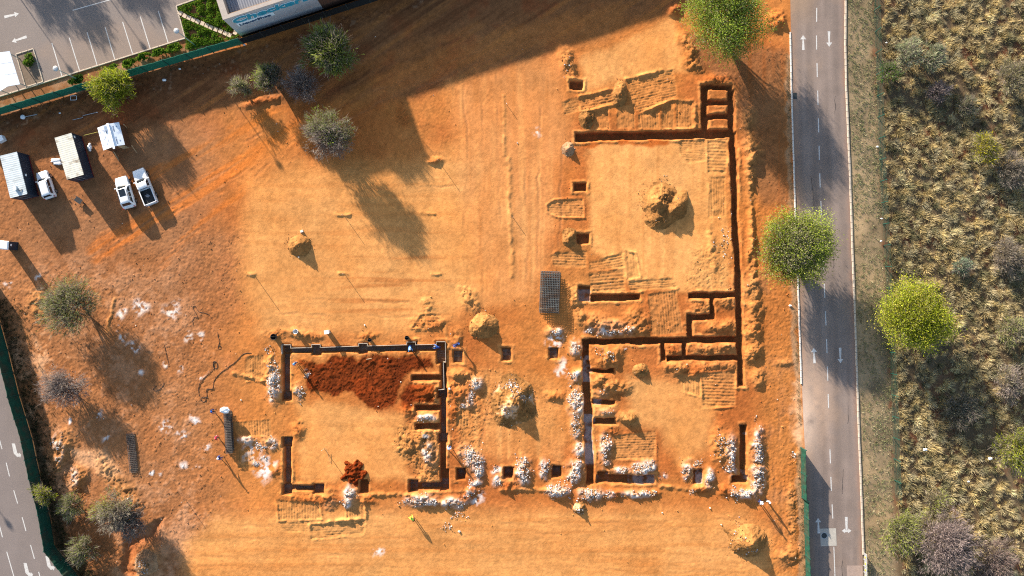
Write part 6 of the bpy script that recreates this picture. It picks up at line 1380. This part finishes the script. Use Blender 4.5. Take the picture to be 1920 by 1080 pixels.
def pole(name, a, za, b, zb_, r, m, label, cat='pole'):
    p, q = W(*a, za), W(*b, zb_); mid = (p[0], p[1], min(za, zb_)); o = MB().tube([p, q], r, 7).build(name, m, None, True); return tag(o, label, cat)
pole('timber_pole', (247, 273), 1.6, (257, 287), .08, .05, M['wood'], 'timber pole leaning on the right corner of the hut')
pole('timber_pole', (213, 284), 1.0, (223, 301), .08, .06, M['wood'], 'timber pole leaning on the door end of the hut')
pole('timber_pole', (232, 233), 2.7, (238, 240), .05, .06, M['wood'], 'short upright timber pole at the back corner of the hut')
pole('rope', (157, 254), 2.2, (186, 247), 2.1, .03, mat('rope', (.35, .30, .08), .9, .1), 'thin yellow rope from the cream-roofed container to the hut', 'rope')

# ------------------------------------------------------------------ toilet, bin and small things in the yard
tp = Vector(W(6, 459.5, 2.15)); tl_ = empty('portable_toilet', (tp.x, tp.y, gz(20, 465)), -.08, 'dark portable toilet with white roof at the frame edge', 'toilet')
MB().box((0, 0, 1.02), (1.15, 1.1, 1.9)).build('cabin', M['navy'], tl_); MB().box((0, 0, .05), (1.22, 1.18, .1)).build('skid', M['black_plastic'], tl_)
mb = MB(); mb.loft([[(x * k, y * k, z) for x, y in ((-.62, -.6), (.62, -.6), (.62, .6), (-.62, .6))] for k, z in ((1, 1.972), (1.0, 2.04), (.8, 2.15), (.3, 2.18))]); mb.build('roof', M['plastic_white'], tl_)
MB().box((.585, 0, 1.0), (.03, .75, 1.7)).build('door', M['navy'], tl_); MB().box((.61, .1, 1.5), (.02, .3, .3)).build('notice', M['plastic_white'], tl_)
wb = empty('wheelbarrow', (*W(151, 376)[:2], gz(151, 376)), -.6, 'dark wheelbarrow standing between the container and the cars', 'wheelbarrow')
MB().loft([[(-.3, -.25, .28), (.35, -.25, .28), (.35, .25, .28), (-.3, .25, .28)], [(-.48, -.36, .6), (.55, -.36, .6), (.55, .36, .6), (-.48, .36, .6)]]).build('tray', M['black_plastic'], wb)
MB().cyl((.75, 0, .2), .2, .08, 'y', 14).build('wheel', M['tyre'], wb)
for s in (1, -1): MB().tube([(.75, s * .07, .2), (.1, s * .2, .27), (-.9, s * .3, .62)], .03).build('handle', M['wood'], wb); MB().tube([(-.25, s * .25, .3), (-.35, s * .26, 0)], .025).build('leg', M['dark_steel'], wb)
fr = empty('steel_frame', (*W(139, 184)[:2], gz(139, 184) + .05), .05, 'small white rectangular frame lying below the parking lot fence', 'frame')
for a, b in (((-.42, -.3), (.42, -.3)), ((.42, -.3), (.42, .3)), ((.42, .3), (-.42, .3)), ((-.42, .3), (-.42, -.3))): MB().beam((*a, .05), (*b, .05), .06).build('bar', M['plastic_white'], fr)
pp = empty('pipe', (*W(160, 216)[:2], gz(160, 216)), 0, 'bent white pipe lying on the brown ground above the hut', 'pipe')
MB().tube([tuple(Vector((*W(x, y)[:2], gz(x, y) + .06)) - pp.location) for x, y in ((137, 225), (156, 220.5), (156, 217), (182, 211))], .045).build('tube', M['galv'], pp)
MB().cyl(tuple(Vector((*W(182.5, 211)[:2], gz(182, 211) + .06)) - pp.location), .09, .1, 'y', 10).build('socket', M['plastic_white'], pp)
fl_ = empty('fallen_lamp', (*W(46, 220)[:2], gz(46, 220)), .1, 'fallen lamp with white head lying near the fence', 'lamp')
MB().tube([(0, 0, .2), (1.9, .2, .12)], .05).build('pole', M['galv'], fl_); MB().lathe((-.1, 0, 0), [(.1, .02), (.32, .12), (.32, .3), (.12, .38)], 12).build('lamp_head', M['plastic_white'], fl_)
for i, (x, y, s, lab) in enumerate(((308, 150, .28, 'white litter below the fence, right of the yellow-green tree'), (337, 129, .18, 'small white litter near the fence panels'), (112, 212, .16, 'pale litter above the hut pipe'), (458, 84, .2, 'white litter at the end of the fence by the shop'), (1489, 610, 0, ''), (1482, 573, .22, 'white litter on the verge beside the round tree'), (1652, 452, .16, 'white litter caught in the mesh fence'), (1660, 140, 0, ''), (1645, 275, .2, 'white litter on the verge by the mesh fence, upper part'), (1653, 410, .16, 'white litter at the mesh fence opposite the round tree'), (1662, 80, .16, 'white litter behind the mesh fence at the top'), (1894, 732, .45, 'pale plastic sheet lying in the grassland near the frame edge'), (1857, 860, .3, 'white litter in the grassland left of the tree cut by the frame'), (1735, 843, .3, 'white litter in the lower grassland near the fence'), (1816, 903, .18, 'small white litter in the lower grassland'))):
    if s: lump('litter', x, y, (gz(x, y) if x < 1500 else .7 if x > 1700 else .15) + .08, (s, s * .6, s * .4), M['plastic_white'], lab, 'litter', 20 + i)
def bucket(px, py, r, h, m, label, cat='bucket', tilt=0.0):
    e = empty('bucket', (*W(px, py)[:2], gz(px, py)), 0, label, cat); e.rotation_euler = (tilt, 0, 0)
    MB().lathe((0, 0, 0), [(r * .8, 0), (r, h), (r * 1.06, h), (r * 1.06, h - .03), (r * .93, h - .035), (r * .74, .03), (.01, .03)], 14).build('shell', m, e)
    MB().tube([(r * math.cos(t), .05, h + r * .5 * math.sin(t)) for t in np.linspace(0, math.pi, 9)], .012).build('handle', M['dark_steel'], e); return e
bucket(516, 631, .42, .75, M['black_plastic'], 'black drum at the top left of the formwork', 'drum')
bucket(694, 637, .28, .5, M['black_plastic'], 'black bucket above the second formwork recess')
bucket(764, 633, .30, .7, M['black_plastic'], 'black drum beside the worker at the third recess', 'drum')
bucket(557, 621, .33, .65, M['plastic_white'], 'white drum above the first formwork recess', 'drum')
bx_ = empty('white_box', (*W(615.5, 622)[:2], gz(615, 622)), .15, 'upright white box above the formwork casting a long shadow', 'box')
MB().box((0, 0, .5), (.55, .45, 1.0)).build('shell', M['plastic_white'], bx_); MB().box((0, 0, 1.02), (.62, .52, .04)).build('lid', M['plastic_white'], bx_)

# ------------------------------------------------------------------ lamp posts and carport
def lamp_post(px, py, h, label, two=False):
    """px,py: where the foot stands"""
    e = empty('lamp_post', (*W(px, py)[:2], 0), 0, label, 'street lamp')
    MB().tube([(0, 0, 0), (0, 0, h)], .075, 8, .05).build('pole', M['galv'], e); MB().box((0, 0, .02), (.35, .35, .06)).build('base_plate', M['galv'], e)
    hd = MB().lathe((0, 0, h), [(.08, -.1), (.36, .0), (.38, .12), (.25, .26), (.03, .3)], 16).build('lamp_head', M['galv'], e); MB().lathe((0, 0, h), [(.30, -.02), (.22, -.12), (.05, -.15)], 12).build('diffuser', M['clear_lamp'], hd)
    return e
lamp_post(145.7, 148.6, 5.0, 'grey lamp post at the fence end of the first bay line')
lamp_post(365, 84, 5.6, 'grey lamp post in the corner of the green bed')
lamp_post(-23, -89, 5.5, 'grey lamp post beyond the left of the parking lot', ); lamp_post(115, -132, 5.5, 'grey lamp post beyond the top of the parking lot')
lamp_post(-142, 758, 5.6, 'grey lamp post across the lower road')
cp = empty('carport', (*W(8, 140)[:2], 0), 0, 'white-roofed carport at the edge of the parking lot', 'carport')
def cq(name, P, t=.04):
    vs = [Vector(W(a / 3.6, b / 3.6, z)) for a, b, z in P]; k = len(vs); lo = [v - Vector((0, 0, t)) for v in vs]
    MB().add(vs + lo, [tuple(range(k)), tuple(range(2 * k - 1, k - 1, -1))] + [(i, (i + 1) % k, k + (i + 1) % k, k + i) for i in range(k)]).build(name, M['tin'], cp, world=True)
for i in range(3):
    t0, t1 = i / 3, (i + 1) / 3 - .008
    def L_(p, q, t): return tuple(p[j] + (q[j] - p[j]) * t for j in range(3))
    a0, a1 = (-15, 355, 2.75), (50, 585, 2.75); b0, b1 = (65, 345, 2.35), (135, 570, 2.35); d0, d1 = (-90, 395, 2.35), (-8, 622, 2.35)
    cq('roof_sheet', [L_(a0, a1, t0), L_(b0, b1, t0), L_(b0, b1, t1), L_(a0, a1, t1)]); cq('roof_sheet', [L_(a0, a1, t0), L_(d0, d1, t0), L_(d0, d1, t1), L_(a0, a1, t1)])
for a, b in ((58, 360), (125, 560), (-70, 400), (-10, 605)):
    p = W(a / 3.6, b / 3.6, 2.3); MB().box((p[0], p[1], 1.15), (.1, .1, 2.3)).build('post', M['galv'], cp, world=True)

# ------------------------------------------------------------------ people
def skin_mesh(name, chains, root=0):
    """chains: list of lists of (x,y,z,r); points that coincide are merged"""
    bm = bmesh.new(); ly = bm.verts.layers.skin.verify(); seen = {}
    def vert(p):
        k = tuple(round(c, 4) for c in p[:3])
        if k not in seen:
            v = bm.verts.new(p[:3]); v[ly].radius = (p[3], p[3] if len(p) < 5 else p[4]); seen[k] = v
        return seen[k]
    for i, ch in enumerate(chains):
        vs = [vert(p) for p in ch]
        for a, b in zip(vs[:-1], vs[1:]):
            if a is not b and bm.edges.get((a, b)) is None: bm.edges.new((a, b))
    bm.verts.ensure_lookup_table(); bm.verts[0][ly].use_root = True
    me = bpy.data.meshes.new(name); bm.to_mesh(me); bm.free()
    o = bpy.data.objects.new(name, me); COL.objects.link(o)
    o.modifiers.new('Skin', 'SKIN'); s = o.modifiers.new('Sub', 'SUBSURF'); s.levels = 1; s.render_levels = 1
    dg = bpy.context.evaluated_depsgraph_get(); out = bpy.data.meshes.new_from_object(o.evaluated_get(dg)); out.name = name
    bpy.data.objects.remove(o); out.shade_smooth(); return out
def pose(bend, arm, knee, stride):
    """bend: torso lean forward (deg); arm: upper-arm swing forward; knee: crouch 0..1; faces +y"""
    b = math.radians(bend); ph = 0.95 - 0.42 * knee
    def up(x, y, z):       # torso point relative to the pelvis, leaned forward
        return (x, y * math.cos(b) + z * math.sin(b), ph + z * math.cos(b) - y * math.sin(b))
    pel = (0, 0, ph, .13, .11); spi = (*up(0, 0, .20), .125, .105); che = (*up(0, .01, .42), .15, .115); nec = (*up(0, .01, .56), .055); hd = (*up(0, .03, .66), .085); ht = (*up(0, .04, .77), .075)
    body = [[pel, spi, che, nec, hd, ht]]; nose = (*up(0, .12, .665), .018); body.append([hd, nose])
    shirt = [[(0, 0, ph + .02, .145, .125), (*spi[:3], .14, .12), (*che[:3], .165, .13), (*up(0, .01, .53), .075)]]; trous = [[(0, 0, ph + .03, .14, .12)]]; tr = [(0, 0, ph + .03, .14, .12)]
    trous = []
    for s in (1, -1):
        a = math.radians(arm if s > 0 else arm * .7 + 8)
        sh = up(.17 * s, 0, .47); ub = up(.24 * s, 0, .47)
        # arms hang by gravity, swung forward
        el = (ub[0] + .03 * s, ub[1] + .28 * math.sin(a), ub[2] - .28 * math.cos(a)); a2 = a + .55
        wr = (el[0] - .01 * s, el[1] + .25 * math.sin(a2), el[2] - .25 * math.cos(a2)); pm_ = (wr[0], wr[1] + .075 * math.sin(a2), wr[2] - .075 * math.cos(a2))
        body.append([che, (*sh, .062), (*el, .042), (*wr, .028), (*pm_, .033, .018)])
        for f, (ox, ln) in enumerate(((-.024, .075), (-.008, .085), (.009, .08), (.025, .062))):
            k1 = (pm_[0] + ox, pm_[1] + ln * .6 * math.sin(a2 + .2), pm_[2] - ln * .6 * math.cos(a2 + .2)); k2 = (k1[0], k1[1] + ln * .5 * math.sin(a2 + .8), k1[2] - ln * .5 * math.cos(a2 + .8))
            body.append([(*pm_, .033, .018), (*k1, .0085), (*k2, .0075)])
        body.append([(*wr, .028), (wr[0] - .04 * s, wr[1] + .05 * math.sin(a2) + .01, wr[2] - .05 * math.cos(a2), .0105), (wr[0] - .05 * s, wr[1] + .09 * math.sin(a2) + .015, wr[2] - .09 * math.cos(a2), .009)])
        shirt.append([shirt[0][2], (*sh, .08), (*el, .058), (el[0] + (wr[0] - el[0]) * .8, el[1] + (wr[1] - el[1]) * .8, el[2] + (wr[2] - el[2]) * .8, .045)])
        hp = (.095 * s, 0, ph - .06); ky = .06 + .34 * knee + stride * s * .12; kn = (.12 * s, ky, .50 - .06 * knee + .0); an = (.12 * s, -.02 + stride * s * .26 - .05 * knee, .09)
        body.append([pel, (*hp, .09), (*kn, .062), (*an, .04), (an[0], an[1] + .04, .045, .042, .035), (an[0], an[1] + .16, .035, .035, .025)])
        trous.append([(0, 0, ph + .03, .145, .125), (*hp, .105), (*kn, .078), (an[0], an[1], .13, .06)])
    nm = 'p%d' % int(bend)
    B = skin_mesh('person_body', body); Sh = skin_mesh('shirt', shirt); Tr = skin_mesh('trousers', trous)
    hat = MB().lathe((0, 0, 0), [(.15, 0), (.145, .012), (.118, .02), (.112, .07), (.085, .115), (.03, .135)], 16); hm = hat.mesh('hard_hat', True)
    R = Matrix.Rotation(-b * .6, 4, 'X'); R.translation = Vector(up(0, .03, .705)); hm.transform(R)
    return B, Sh, Tr, hm
POSE = {'stand': pose(4, 12, 0, 0), 'walk': pose(8, 25, 0.03, 1), 'bend': pose(62, 55, .12, .3), 'crouch': pose(48, 60, .75, .1), 'reach': pose(25, 65, .05, .4)}
def person(px, py, ps, rz, shirt, trous, hat, label, z=None, s=1.0):
    B, Sh, Tr, hm = POSE[ps]; z = gz(px, py) if z is None else z
    e = empty('person', (*W(px, py)[:2], z), rz, label, 'person'); e.scale = (s, s, s)
    for nm, me, m in (('body', B, M['skin']), ('shirt', Sh, shirt), ('trousers', Tr, trous), ('hard_hat', hm, hat)):
        if not len(me.materials): me.materials.append(None)
        o = bpy.data.objects.new(nm, me); COL.objects.link(o); o.parent = e; o.material_slots[0].link = 'OBJECT'; o.material_slots[0].material = m
    return e
K = lambda n: M['cloth_' + n]
person(769, 650, 'reach', 3.4, K('bright_blue'), K('blue'), K('white'), 'worker in bright blue reaching into the third formwork recess')
person(824, 651, 'bend', 1.4, K('blue'), K('navy_cloth'), K('grey'), 'worker in dark blue bending in the formwork corner')
person(860, 643, 'bend', 2.2, K('navy_cloth'), K('blue'), K('blue'), 'worker in navy stooping right of the formwork corner')
person(556, 680, 'stand', -2.0, K('grey'), K('blue'), K('bright_blue'), 'worker standing on the red soil with a long shadow')
person(400, 769, 'reach', -1.5, K('navy_cloth'), K('black'), K('blue'), 'worker in navy leaning at the sack end of the rebar stack')
person(408, 818, 'reach', -1.6, K('red'), K('grey'), K('red'), 'worker in red beside the middle of the rebar stack')
person(415, 856, 'walk', -1.2, K('blue'), K('navy_cloth'), K('white'), 'worker in blue walking below the rebar stack')
person(777, 972, 'bend', .6, K('lime'), K('black'), K('yellow') if 'cloth_yellow' in M else M['yellow'], 'worker in lime vest stooping below the large rubble heap')
person(1421, 937, 'stand', -2.4, K('white'), K('navy_cloth'), K('white'), 'worker in white at the rubble foot, nearer the trench')
person(1437, 936, 'stand', 2.6, K('white'), K('black'), K('white'), 'worker in white at the rubble foot, nearer the hoarding')
person(842, 838, 'walk', -.6, K('white'), K('blue'), K('white'), 'worker in pale shirt beside the deep framed pit')
# plank and basin carried on site
pole('timber_pole', (611, 840), .3, (620, 868), .06, .025, M['wood'], 'thin stick lying inside the formwork block')
pole('timber_pole', (687, 674), .25, (697, 672), .2, .06, M['wood'], 'short plank on the top of the dark red soil')
